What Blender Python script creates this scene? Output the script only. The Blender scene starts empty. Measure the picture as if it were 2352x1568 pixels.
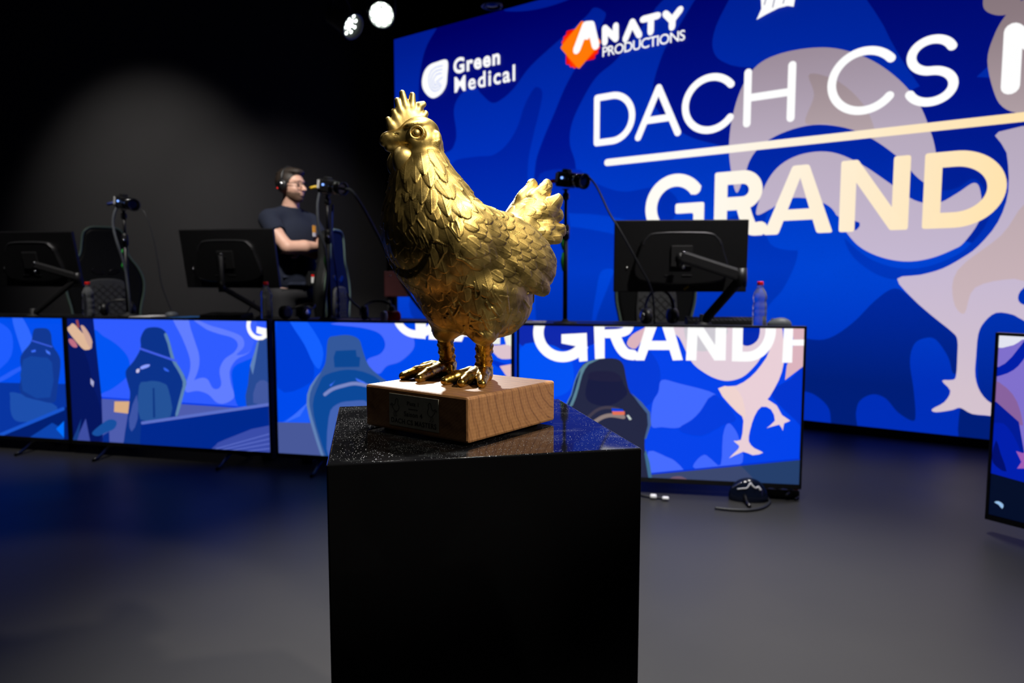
import bpy, bmesh, math, random
import numpy as np
from mathutils import Vector, Matrix, geometry, kdtree

SC = bpy.context.scene
COL = SC.collection
PI = math.pi
random.seed(4)
RNG = np.random.default_rng(7)

# ------------------------------------------------------------------ camera
FPX, PITCH, CAMH = 1589.0, 0.0832, 1.05
cd = bpy.data.cameras.new('camera')
cam = bpy.data.objects.new('camera', cd)
COL.objects.link(cam)
cam.location = (0, 0, CAMH)
cam.rotation_euler = (PI/2 - PITCH, 0, 0)
cd.sensor_width = 36.0
cd.lens = 36.0*FPX/2352.0
cd.clip_start = 0.02
cd.dof.use_dof = True
cd.dof.focus_distance = 1.02
cd.dof.aperture_fstop = 5.0
SC.camera = cam

# ------------------------------------------------------------------ view, world, lights
SC.view_settings.view_transform = 'Standard'
SC.view_settings.look = 'None'
SC.view_settings.gamma = 1.0
SC.view_settings.exposure = 0.0
SC.cycles.use_denoising = True
SC.cycles.max_bounces = 8
SC.cycles.sample_clamp_indirect = 4.0
SC.cycles.caustics_reflective = False
SC.cycles.caustics_refractive = False

w = bpy.data.worlds.new('world')
SC.world = w
w.use_nodes = True
w.node_tree.nodes['Background'].inputs[0].default_value = (0.010, 0.011, 0.014, 1)
w.node_tree.nodes['Background'].inputs[1].default_value = 0.25


def spot(name, loc, target, power, color, size_deg, blend=0.6, radius=0.06):
    l = bpy.data.lights.new(name, 'SPOT')
    l.energy = power
    l.color = color
    l.spot_size = math.radians(size_deg)
    l.spot_blend = blend
    l.shadow_soft_size = radius
    o = bpy.data.objects.new(name, l)
    COL.objects.link(o)
    o.location = loc
    o.rotation_euler = (Vector(target)-Vector(loc)).to_track_quat('-Z', 'Y').to_euler()
    return o


HEN = (-0.073, 1.045, 0.9015)        # middle of the wooden block's top
spot('key_spot', (2.30, -0.60, 3.3), (-0.03, 1.05, 1.12), 580, (1.0, 0.91, 0.76), 15, 0.35, 0.06)
spot('lamp_beam', (-0.88, 4.95, 2.93), (-0.06, 1.05, 1.02), 800, (1.0, 0.95, 0.88), 11, 0.4, 0.06)
spot('front_light', (0.12, 0.15, 3.9), (-0.05, 1.0, 0.9), 12, (1.0, 0.96, 0.92), 16, 0.6, 0.20)  # added overhead to put a highlight on the plinth's front edge
spot('added_fill_spot', (-2.6, -0.6, 3.8), (-0.1, 1.05, 1.0), 7, (1.0, 0.95, 0.88), 24, 0.8, 0.15)  # added weak fill for the plaque side, no known lamp there
spot('wall_spot', (-3.9, 5.0, 4.25), (-3.85, 7.56, 1.75), 210, (1.0, 0.96, 0.92), 54, 1.0, 0.1)
spot('wall_spot', (-2.6, 5.2, 4.25), (-2.6, 7.56, 0.9), 90, (1.0, 0.95, 0.95), 52, 1.0, 0.1)
spot('stage_spot', (-0.9, 2.6, 3.9), (-1.5, 4.95, 1.45), 680, (1.0, 0.95, 0.88), 32, 0.9, 0.08)
spot('stage_spot', (1.6, 2.4, 3.9), (1.0, 3.9, 0.9), 400, (1.0, 0.95, 0.90), 36, 0.9, 0.1)
spot('stage_spot', (-2.6, 3.4, 3.9), (-2.9, 4.7, 1.0), 280, (1.0, 0.95, 0.90), 50, 0.9, 0.1)
spot('floor_spot', (0.28, 1.75, 4.15), (0.28, 1.85, 0.0), 2000, (1.0, 0.98, 0.95), 52, 1.0, 0.15)
spot('floor_spot', (1.9, 3.4, 4.15), (1.75, 3.2, 0.0), 420, (1.0, 0.98, 0.95), 38, 1.0, 0.15)


# ------------------------------------------------------------------ pixel rays -> points of the place
_fw = np.array([0, math.cos(PITCH), -math.sin(PITCH)])
_up = np.array([0, math.sin(PITCH), math.cos(PITCH)])
_C = np.array([0, 0, CAMH])


def ray(x, y):
    return _fw + np.array([1., 0, 0])*(x-1176)/FPX - _up*(y-784)/FPX


def on_z(x, y, z):
    d = ray(x, y)
    return _C + d*(z-CAMH)/d[2]


def on_y(x, y, Y):
    d = ray(x, y)
    return _C + d*Y/d[1]


def on_plane(x, y, P, N):
    d = ray(x, y)
    return _C + d*(np.dot(np.asarray(P)-_C, N)/np.dot(d, N))


# ------------------------------------------------------------------ materials
def srgb(r, g, b):
    f = lambda c: (c/255/12.92) if c/255 <= 0.04045 else ((c/255+0.055)/1.055)**2.4
    return (f(r), f(g), f(b))


def mat(name, color, rough=0.5, metal=0.0, spec=0.5, coat=0.0, noise=0.0, nscale=30.0, bump=0.0, trans=0.0, alpha=1.0, ior=1.45):
    m = bpy.data.materials.new(name)
    m.use_nodes = True
    nt = m.node_tree
    b = nt.nodes['Principled BSDF']
    b.inputs['Base Color'].default_value = (*color, 1)
    b.inputs['Roughness'].default_value = rough
    b.inputs['Metallic'].default_value = metal
    b.inputs['Specular IOR Level'].default_value = spec
    b.inputs['Coat Weight'].default_value = coat
    b.inputs['Transmission Weight'].default_value = trans
    b.inputs['Alpha'].default_value = alpha
    b.inputs['IOR'].default_value = ior
    if noise or bump:
        tc = nt.nodes.new('ShaderNodeTexCoord')
        n = nt.nodes.new('ShaderNodeTexNoise')
        n.inputs['Scale'].default_value = nscale
        n.inputs['Detail'].default_value = 5
        nt.links.new(tc.outputs['Object'], n.inputs['Vector'])
        if noise:
            mx = nt.nodes.new('ShaderNodeMix')
            mx.data_type = 'RGBA'
            mx.inputs['A'].default_value = (*[c*(1-noise) for c in color], 1)
            mx.inputs['B'].default_value = (*[min(1, c*(1+noise)) for c in color], 1)
            nt.links.new(n.outputs['Fac'], mx.inputs['Factor'])
            nt.links.new(mx.outputs['Result'], b.inputs['Base Color'])
        if bump:
            bp = nt.nodes.new('ShaderNodeBump')
            bp.inputs['Strength'].default_value = bump
            bp.inputs['Distance'].default_value = 0.002
            nt.links.new(n.outputs['Fac'], bp.inputs['Height'])
            nt.links.new(bp.outputs['Normal'], b.inputs['Normal'])
    return m


def emit(name, color, strength):
    m = bpy.data.materials.new(name)
    m.use_nodes = True
    b = m.node_tree.nodes['Principled BSDF']
    b.inputs['Base Color'].default_value = (0.02, 0.02, 0.02, 1)
    b.inputs['Emission Color'].default_value = (*color, 1)
    b.inputs['Emission Strength'].default_value = strength
    return m


def mat_picture(name, strength=1.0):
    m = bpy.data.materials.new(name)
    m.use_nodes = True
    nt = m.node_tree
    b = nt.nodes['Principled BSDF']
    b.inputs['Base Color'].default_value = (0.004, 0.004, 0.005, 1)
    b.inputs['Roughness'].default_value = 0.5
    b.inputs['Specular IOR Level'].default_value = 0.15
    a = nt.nodes.new('ShaderNodeAttribute')
    a.attribute_name = 'pic'
    nt.links.new(a.outputs['Color'], b.inputs['Emission Color'])
    b.inputs['Emission Strength'].default_value = strength
    return m


M = {}
M['black'] = mat('black_plastic', (0.010, 0.010, 0.011), 0.42, noise=0.2, nscale=40)
M['black_gloss'] = mat('glossy_black_plastic', (0.006, 0.006, 0.007), 0.18)
M['black_matte'] = mat('matte_black_metal', (0.012, 0.012, 0.013), 0.6, noise=0.2, nscale=60)
M['grey_metal'] = mat('dark_grey_metal', (0.06, 0.06, 0.065), 0.35, metal=0.6, noise=0.15, nscale=60)
M['silver'] = mat('bright_metal', (0.75, 0.75, 0.77), 0.22, metal=1.0, noise=0.1, nscale=80)
M['leather'] = mat('black_leatherette', (0.008, 0.0085, 0.009), 0.5, spec=0.12, noise=0.2, nscale=90, bump=0.15)
M['quilt'] = mat('grey_quilted_fabric', (0.045, 0.047, 0.05), 0.7, noise=0.3, nscale=120, bump=0.3)
M['piping'] = mat('grey_green_piping', (0.10, 0.15, 0.12), 0.45, noise=0.15, nscale=60)
M['red'] = mat('red_plastic', (0.75, 0.012, 0.012), 0.35, noise=0.1, nscale=60)
M['white'] = mat('white_plastic', (0.75, 0.75, 0.76), 0.35, noise=0.05, nscale=60)
M['paper'] = mat('white_paper', (0.72, 0.71, 0.72), 0.8, noise=0.06, nscale=25)
M['pink_paper'] = mat('pale_pink_paper', (0.72, 0.50, 0.50), 0.8, noise=0.08, nscale=20)
M['green'] = mat('green_strap', (0.02, 0.42, 0.05), 0.6, noise=0.15, nscale=80)
M['blue'] = mat('blue_strap', (0.008, 0.024, 0.18), 0.6, noise=0.15, nscale=80)
M['cable'] = mat('black_rubber', (0.018, 0.019, 0.021), 0.5, noise=0.2, nscale=60)
M['cable_grey'] = mat('grey_rubber', (0.09, 0.10, 0.115), 0.5, noise=0.2, nscale=60)
M['desk'] = mat('black_desk_laminate', (0.018, 0.018, 0.019), 0.35, noise=0.2, nscale=30)
M['yellow'] = mat('yellow_sticker', (0.65, 0.42, 0.02), 0.5, noise=0.1, nscale=80)
M['maroon'] = mat('dark_maroon_paint', (0.055, 0.012, 0.014), 0.5, noise=0.2, nscale=20)
M['bottle'] = mat('clear_plastic', (0.90, 0.93, 0.96), 0.08, trans=0.88, ior=1.25)
M['water'] = mat('bottle_water', (0.92, 0.96, 1.0), 0.02, trans=1.0, ior=1.33)
M['skin'] = mat('skin', (0.62, 0.36, 0.27), 0.5, noise=0.08, nscale=30)
M['hair'] = mat('dark_brown_hair', (0.022, 0.015, 0.011), 0.55, noise=0.5, nscale=120, bump=0.5)
M['tshirt'] = mat('navy_cotton', (0.006, 0.010, 0.026), 0.9, noise=0.2, nscale=60, bump=0.2)
M['trousers'] = mat('black_denim', (0.010, 0.010, 0.013), 0.8, noise=0.2, nscale=60)
M['orange'] = mat('orange_print', (0.85, 0.38, 0.02), 0.7, noise=0.1, nscale=80)
M['blue_led'] = emit('blue_led', (0.20, 0.38, 1.0), 2.2)
M['cyan_led'] = emit('cyan_led', (0.0, 0.35, 0.9), 1.5)
M['lamp_cell'] = emit('lamp_led', (0.92, 1.0, 0.93), 40.0)
M['picture'] = mat_picture('led_picture')

# ------------------------------------------------------------------ objects


def obj(name, me, m=None, parent=None, smooth=None):
    o = bpy.data.objects.new(name, me)
    COL.objects.link(o)
    if m is not None:
        for k in (m if isinstance(m, (list, tuple)) else [m]):
            me.materials.append(k)
    if parent is not None:
        o.parent = parent
    if smooth is not None:
        me.polygons.foreach_set('use_smooth', [smooth]*len(me.polygons))
    return o


def tag(o, label, cat, group=None, kind=None):
    o['label'] = label
    o['category'] = cat
    if group:
        o['group'] = group
    if kind:
        o['kind'] = kind
    return o


def thing(name, label, cat, loc=(0, 0, 0), rz=0.0, group=None):
    o = bpy.data.objects.new(name, None)
    o.empty_display_size = 0.05
    COL.objects.link(o)
    o.location = loc
    o.rotation_euler = (0, 0, rz)
    return tag(o, label, cat, group)


def struct(o):
    o['kind'] = 'structure'
    return o


def copy_tree(o, parent=None):
    c = o.copy()
    COL.objects.link(c)
    if parent is not None:
        c.parent = parent
    for ch in list(o.children):
        copy_tree(ch, c)
    return c


class MB:
    """collects shapes; build() links them as one mesh object"""
    def __init__(s):
        s.bm = bmesh.new()
        s.mi = 0

    def _set(s, faces, smooth):
        for f in faces:
            f.material_index = s.mi
            f.smooth = smooth

    def box(s, c, d, bev=0.0, rot=None, seg=2):
        r = bmesh.ops.create_cube(s.bm, size=1.0)
        vs = r['verts']
        bmesh.ops.scale(s.bm, vec=d, verts=vs)
        fs = list({f for v in vs for f in v.link_faces})
        if bev > 0:
            es = list({e for v in vs for e in v.link_edges})
            bb = bmesh.ops.bevel(s.bm, geom=es, offset=bev, segments=seg, profile=0.5, affect='EDGES')
            vs = list({v for f in bb['faces'] for v in f.verts} | {v for v in vs if v.is_valid})
            fs = list({f for v in vs for f in v.link_faces})
        Mx = Matrix.Translation(c) @ (rot.to_4x4() if rot is not None else Matrix())
        bmesh.ops.transform(s.bm, matrix=Mx, verts=vs)
        s._set(fs, False)
        return vs

    def tube(s, pts, r, n=10, caps=True, smooth=True, flat=1.0):
        pts = [Vector(p) for p in pts]
        rs = r if isinstance(r, (list, tuple, np.ndarray)) else [r]*len(pts)
        rings = []
        nrm = None
        for i, p in enumerate(pts):
            t = (pts[min(i+1, len(pts)-1)]-pts[max(i-1, 0)]).normalized()
            if nrm is None:
                nrm = t.orthogonal().normalized()
            else:
                nrm = (nrm - t*nrm.dot(t))
                nrm = nrm.normalized() if nrm.length > 1e-6 else t.orthogonal().normalized()
            bn = t.cross(nrm)
            rings.append([s.bm.verts.new(p+(nrm*math.cos(2*PI*k/n)*flat+bn*math.sin(2*PI*k/n))*rs[i]) for k in range(n)])
        fs = []
        for a, b in zip(rings, rings[1:]):
            for k in range(n):
                fs.append(s.bm.faces.new((a[k], a[(k+1) % n], b[(k+1) % n], b[k])))
        s._set(fs, smooth)
        if caps:
            c = [s.bm.faces.new(list(reversed(rings[0]))), s.bm.faces.new(rings[-1])]
            s._set(c, False)

    def lathe(s, prof, c=(0, 0, 0), n=24, smooth=True, rot=None, cap=True):
        Mx = Matrix.Translation(c) @ (rot.to_4x4() if rot is not None else Matrix())
        rings = []
        for r, z in prof:
            rings.append([s.bm.verts.new(Mx @ Vector((r*math.cos(2*PI*k/n), r*math.sin(2*PI*k/n), z))) for k in range(n)])
        fs = []
        for a, b in zip(rings, rings[1:]):
            for k in range(n):
                fs.append(s.bm.faces.new((a[k], a[(k+1) % n], b[(k+1) % n], b[k])))
        s._set(fs, smooth)
        if cap:
            c2 = [s.bm.faces.new(list(reversed(rings[0]))), s.bm.faces.new(rings[-1])]
            s._set(c2, False)

    def prism(s, poly, axis_o, ax, ay, az, depth, bev=0.0):
        """polygon (list of 2d) in plane (ax, ay) from axis_o, extruded along az"""
        O, X, Y, Z = Vector(axis_o), Vector(ax), Vector(ay), Vector(az)
        a = [s.bm.verts.new(O+X*p[0]+Y*p[1]) for p in poly]
        b = [s.bm.verts.new(O+X*p[0]+Y*p[1]+Z*depth) for p in poly]
        n = len(poly)
        fs = [s.bm.faces.new(a), s.bm.faces.new(list(reversed(b)))]
        for k in range(n):
            fs.append(s.bm.faces.new((a[k], b[k], b[(k+1) % n], a[(k+1) % n])))
        s._set(fs, False)
        bmesh.ops.recalc_face_normals(s.bm, faces=fs)
        if bev > 0:
            es = list({e for f in fs[:2] for e in f.edges})
            bb = bmesh.ops.bevel(s.bm, geom=es, offset=bev, segments=2, profile=0.5, affect='EDGES')
            s._set(bb['faces'], True)

    def build(s, name, m, parent=None):
        me = bpy.data.meshes.new(name)
        bmesh.ops.recalc_face_normals(s.bm, faces=s.bm.faces)
        s.bm.to_mesh(me)
        s.bm.free()
        return obj(name, me, m, parent)


def spline(pts, n=8, closed=False):
    """Catmull-Rom through the points"""
    P = [np.asarray(p, float) for p in pts]
    N = len(P)
    out = []
    rng = range(N) if closed else range(N-1)
    for i in rng:
        if closed:
            p0, p1, p2, p3 = P[(i-1) % N], P[i], P[(i+1) % N], P[(i+2) % N]
        else:
            p0, p1, p2, p3 = P[max(i-1, 0)], P[i], P[i+1], P[min(i+2, N-1)]
        for k in range(n):
            t = k/n
            out.append(0.5*((2*p1)+(-p0+p2)*t+(2*p0-5*p1+4*p2-p3)*t*t+(-p0+3*p1-3*p2+p3)*t**3))
    if not closed:
        out.append(P[-1])
    return out


# ------------------------------------------------------------------ signed-distance modelling
class SDF:
    def __init__(s, lo, hi, h):
        s.lo = np.array(lo, np.float32)
        s.h = h
        s.n = np.ceil((np.array(hi)-np.array(lo))/h).astype(int)+1
        s.a = np.full(s.n, 1.0, np.float32)
        s.ax = [s.lo[i]+h*np.arange(s.n[i], dtype=np.float32) for i in range(3)]

    def _put(s, blo, bhi, fn, k, sub=False):
        pad = max(k, 3*s.h)*1.2
        i0 = np.maximum(((np.array(blo)-pad-s.lo)/s.h).astype(int), 0)
        i1 = np.minimum(((np.array(bhi)+pad-s.lo)/s.h).astype(int)+2, s.n)
        if np.any(i1 <= i0):
            return
        sl = tuple(slice(a, b) for a, b in zip(i0, i1))
        X, Y, Z = np.meshgrid(*[s.ax[i][sl[i]] for i in range(3)], indexing='ij')
        d = fn(X, Y, Z).astype(np.float32)
        A = s.a[sl]
        if sub:
            d = -d
            if k > 0:
                q = np.maximum(k-np.abs(A-d), 0)/k
                s.a[sl] = np.maximum(A, d)+q*q*k*0.25
            else:
                s.a[sl] = np.maximum(A, d)
        else:
            if k > 0:
                q = np.maximum(k-np.abs(A-d), 0)/k
                s.a[sl] = np.minimum(A, d)-q*q*k*0.25
            else:
                s.a[sl] = np.minimum(A, d)

    def ell(s, c, r, k=0.01, rot=None, sub=False):
        c = np.array(c, float)
        r = np.array(r, float)
        R = np.array(rot.to_3x3()).T if rot is not None else np.eye(3)

        def fn(X, Y, Z):
            x, y, z = X-c[0], Y-c[1], Z-c[2]
            u = (R[0, 0]*x+R[0, 1]*y+R[0, 2]*z)
            v = (R[1, 0]*x+R[1, 1]*y+R[1, 2]*z)
            w_ = (R[2, 0]*x+R[2, 1]*y+R[2, 2]*z)
            k0 = np.sqrt((u/r[0])**2+(v/r[1])**2+(w_/r[2])**2)
            k1 = np.sqrt((u/r[0]**2)**2+(v/r[1]**2)**2+(w_/r[2]**2)**2)
            return k0*(k0-1)/np.maximum(k1, 1e-9)
        if rot is None:
            e = r
        else:
            e = np.sqrt(((np.array(rot.to_3x3())*r[None, :])**2).sum(1))
        s._put(c-e, c+e, fn, k, sub)

    def cap(s, a, b, ra, rb, k=0.01, sub=False, flat=None):
        """tapered capsule; flat=(normal, factor) squashes it along one direction"""
        a = np.array(a, float)
        b = np.array(b, float)
        ab = b-a
        L2 = max(ab @ ab, 1e-12)

        def fn(X, Y, Z):
            x, y, z = X-a[0], Y-a[1], Z-a[2]
            t = np.clip((x*ab[0]+y*ab[1]+z*ab[2])/L2, 0, 1)
            x, y, z = x-t*ab[0], y-t*ab[1], z-t*ab[2]
            if flat is not None:
                nn, fk = flat
                q = x*nn[0]+y*nn[1]+z*nn[2]
                e = q*(fk-1)
                x, y, z = x+e*nn[0], y+e*nn[1], z+e*nn[2]
                d = np.sqrt(x*x+y*y+z*z)-(ra+(rb-ra)*t)
                return d/max(1.0, fk*0.6)
            return np.sqrt(x*x+y*y+z*z)-(ra+(rb-ra)*t)
        m = max(ra, rb)
        s._put(np.minimum(a, b)-m, np.maximum(a, b)+m, fn, k, sub)

    def chain(s, pts, rs, k=0.004, flat=None, sub=False):
        for i in range(len(pts)-1):
            s.cap(pts[i], pts[i+1], rs[i], rs[i+1], k, sub, flat)

    def mesh(s, smooth=1):
        a = s.a
        a[0], a[-1] = 1, 1
        a[:, 0], a[:, -1] = 1, 1
        a[:, :, 0], a[:, :, -1] = 1, 1
        ins = a < 0
        nx, ny, nz = a.shape
        cnt = np.zeros((nx-1, ny-1, nz-1), np.int8)
        for dx in (0, 1):
            for dy in (0, 1):
                for dz in (0, 1):
                    cnt += ins[dx:nx-1+dx, dy:ny-1+dy, dz:nz-1+dz]
        act = (cnt > 0) & (cnt < 8)
        ix = np.argwhere(act)
        idx = np.full(act.shape, -1, np.int64)
        idx[act] = np.arange(len(ix))
        P = np.zeros((len(ix), 3))
        W = np.zeros(len(ix))
        cr = [(0, 0, 0), (1, 0, 0), (0, 1, 0), (1, 1, 0), (0, 0, 1), (1, 0, 1), (0, 1, 1), (1, 1, 1)]
        vals = [a[ix[:, 0]+c[0], ix[:, 1]+c[1], ix[:, 2]+c[2]] for c in cr]
        for i in range(8):
            for j in range(i+1, 8):
                if sum(abs(p-q) for p, q in zip(cr[i], cr[j])) != 1:
                    continue
                va, vb = vals[i], vals[j]
                m = (va < 0) != (vb < 0)
                t = np.where(m, va/np.where(va-vb == 0, 1, va-vb), 0)
                pa, pb = np.array(cr[i], float), np.array(cr[j], float)
                P += m[:, None]*(pa+(pb-pa)*t[:, None])
                W += m
        V = (ix+P/W[:, None])*s.h+s.lo
        F = []
        for ax in range(3):
            sl0 = [slice(1, -1)]*3
            sl0[ax] = slice(0, -1)
            sl1 = [slice(1, -1)]*3
            sl1[ax] = slice(1, None)
            A, B = ins[tuple(sl0)], ins[tuple(sl1)]
            ch = np.argwhere(A != B)
            off = np.ones(3, int)
            off[ax] = 0
            ch = ch+off
            inside_first = ins[ch[:, 0], ch[:, 1], ch[:, 2]]
            u, v = [(1, 2), (2, 0), (0, 1)][ax]
            eu, ev = np.zeros(3, int), np.zeros(3, int)
            eu[u], ev[v] = 1, 1
            q = [idx[tuple((ch-e).T)] for e in (eu+ev, ev, np.zeros(3, int), eu)]
            q = np.stack(q, 1)
            q[~inside_first] = q[~inside_first][:, ::-1]
            F.append(q)
        F = np.concatenate(F)
        F = F[(F >= 0).all(1)]
        for _ in range(smooth):
            V = relax(V, F, 0.5)
        return V, F


def relax(V, F, amt):
    S = np.zeros_like(V)
    C = np.zeros(len(V))
    for i in range(4):
        for j in ((i+1) % 4, (i+3) % 4):
            np.add.at(S, F[:, i], V[F[:, j]])
            np.add.at(C, F[:, i], 1)
    return V*(1-amt)+amt*S/np.maximum(C, 1)[:, None]


def vnormals(V, F):
    n = np.cross(V[F[:, 2]]-V[F[:, 0]], V[F[:, 3]]-V[F[:, 1]])
    N = np.zeros_like(V)
    for i in range(4):
        np.add.at(N, F[:, i], n)
    return N/np.maximum(np.linalg.norm(N, axis=1), 1e-12)[:, None]


def subdivide(V, F):
    """one Catmull-Clark-like step for a closed quad mesh"""
    nV, nF = len(V), len(F)
    fc = V[F].mean(1)
    E = np.concatenate([np.stack([F[:, i], F[:, (i+1) % 4]], 1) for i in range(4)])
    Es = np.sort(E, 1)
    key = Es[:, 0].astype(np.int64)*nV+Es[:, 1]
    uk, inv = np.unique(key, return_inverse=True)
    a, b = uk//nV, uk % nV
    S = np.zeros((len(uk), 3))
    c = np.zeros(len(uk))
    np.add.at(S, inv, np.tile(fc, (4, 1)))
    np.add.at(c, inv, 1)
    ep = (V[a]+V[b])*0.25+0.5*S/c[:, None]
    Q = np.zeros_like(V)
    n = np.zeros(nV)
    for i in range(4):
        np.add.at(Q, F[:, i], fc)
        np.add.at(n, F[:, i], 1)
    R = np.zeros_like(V)
    rn = np.zeros(nV)
    mid = (V[a]+V[b])*0.5
    np.add.at(R, a, mid)
    np.add.at(R, b, mid)
    np.add.at(rn, a, 1)
    np.add.at(rn, b, 1)
    n_ = np.maximum(n, 1)[:, None]
    nv = (Q/n_+2*R/np.maximum(rn, 1)[:, None]+(n_-3)*V)/n_
    V2 = np.concatenate([nv, ep, fc])
    e = inv.reshape(4, nF)+nV
    f = np.arange(nF)+nV+len(uk)
    F2 = np.concatenate([np.stack([F[:, i], e[i], f, e[(i+3) % 4]], 1) for i in range(4)])
    return V2, F2


def np_mesh(name, V, F):
    me = bpy.data.meshes.new(name)
    me.vertices.add(len(V))
    me.vertices.foreach_set('co', np.ascontiguousarray(V, np.float32).ravel())
    k = F.shape[1]
    me.loops.add(len(F)*k)
    me.loops.foreach_set('vertex_index', np.ascontiguousarray(F, np.int32).ravel())
    me.polygons.add(len(F))
    me.polygons.foreach_set('loop_start', np.arange(0, len(F)*k, k, dtype=np.int32))
    me.polygons.foreach_set('use_smooth', np.ones(len(F), bool))
    me.update(calc_edges=True)
    return me
# ------------------------------------------------------------------ room shell
def floor_mat():
    m = mat('dark_vinyl_floor', (0.034, 0.033, 0.032), 0.45, spec=0.18)
    nt = m.node_tree
    b = nt.nodes['Principled BSDF']
    tc = nt.nodes.new('ShaderNodeTexCoord')
    n = nt.nodes.new('ShaderNodeTexNoise')
    n.inputs['Scale'].default_value = 1.6
    n.inputs['Detail'].default_value = 8
    n2 = nt.nodes.new('ShaderNodeTexNoise')
    n2.inputs['Scale'].default_value = 240
    nt.links.new(tc.outputs['Object'], n.inputs['Vector'])
    nt.links.new(tc.outputs['Object'], n2.inputs['Vector'])
    mx = nt.nodes.new('ShaderNodeMix')
    mx.data_type = 'RGBA'
    mx.inputs['A'].default_value = (0.028, 0.0275, 0.027, 1)
    mx.inputs['B'].default_value = (0.038, 0.037, 0.0365, 1)
    nt.links.new(n.outputs['Fac'], mx.inputs['Factor'])
    nt.links.new(mx.outputs['Result'], b.inputs['Base Color'])
    mr = nt.nodes.new('ShaderNodeMapRange')
    mr.inputs['To Min'].default_value = 0.36
    mr.inputs['To Max'].default_value = 0.52
    nt.links.new(n.outputs['Fac'], mr.inputs['Value'])
    nt.links.new(mr.outputs['Result'], b.inputs['Roughness'])
    bp = nt.nodes.new('ShaderNodeBump')
    bp.inputs['Strength'].default_value = 0.06
    bp.inputs['Distance'].default_value = 0.001
    nt.links.new(n2.outputs['Fac'], bp.inputs['Height'])
    nt.links.new(bp.outputs['Normal'], b.inputs['Normal'])
    return m


wallm = mat('dark_wall_paint', (0.060, 0.058, 0.058), 0.85, noise=0.08, nscale=3.0, bump=0.05)
ceilm = mat('black_ceiling_paint', (0.006, 0.006, 0.006), 0.9, noise=0.2, nscale=4.0)
mb = MB()
mb.box((0.5, 3.0, -0.05), (15.0, 11.4, 0.1))
struct(mb.build('floor', floor_mat()))
mb = MB()
mb.box((0.5, 3.0, 4.35), (15.0, 11.4, 0.1))
struct(mb.build('ceiling', ceilm))
mb = MB()
mb.box((-4.16, 7.62, 2.15), (5.6, 0.12, 4.3))
struct(mb.build('wall_back', wallm))
mb = MB()
mb.box((-1.30, 8.10, 2.15), (0.12, 0.84, 4.3))
mb.box((-0.70, 8.46, 2.15), (1.3, 0.12, 4.3))
struct(mb.build('wall_recess', wallm))
mb = MB()
mb.box((-6.94, 3.0, 2.15), (0.12, 11.4, 4.3))
struct(mb.build('wall_left', wallm))


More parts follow.
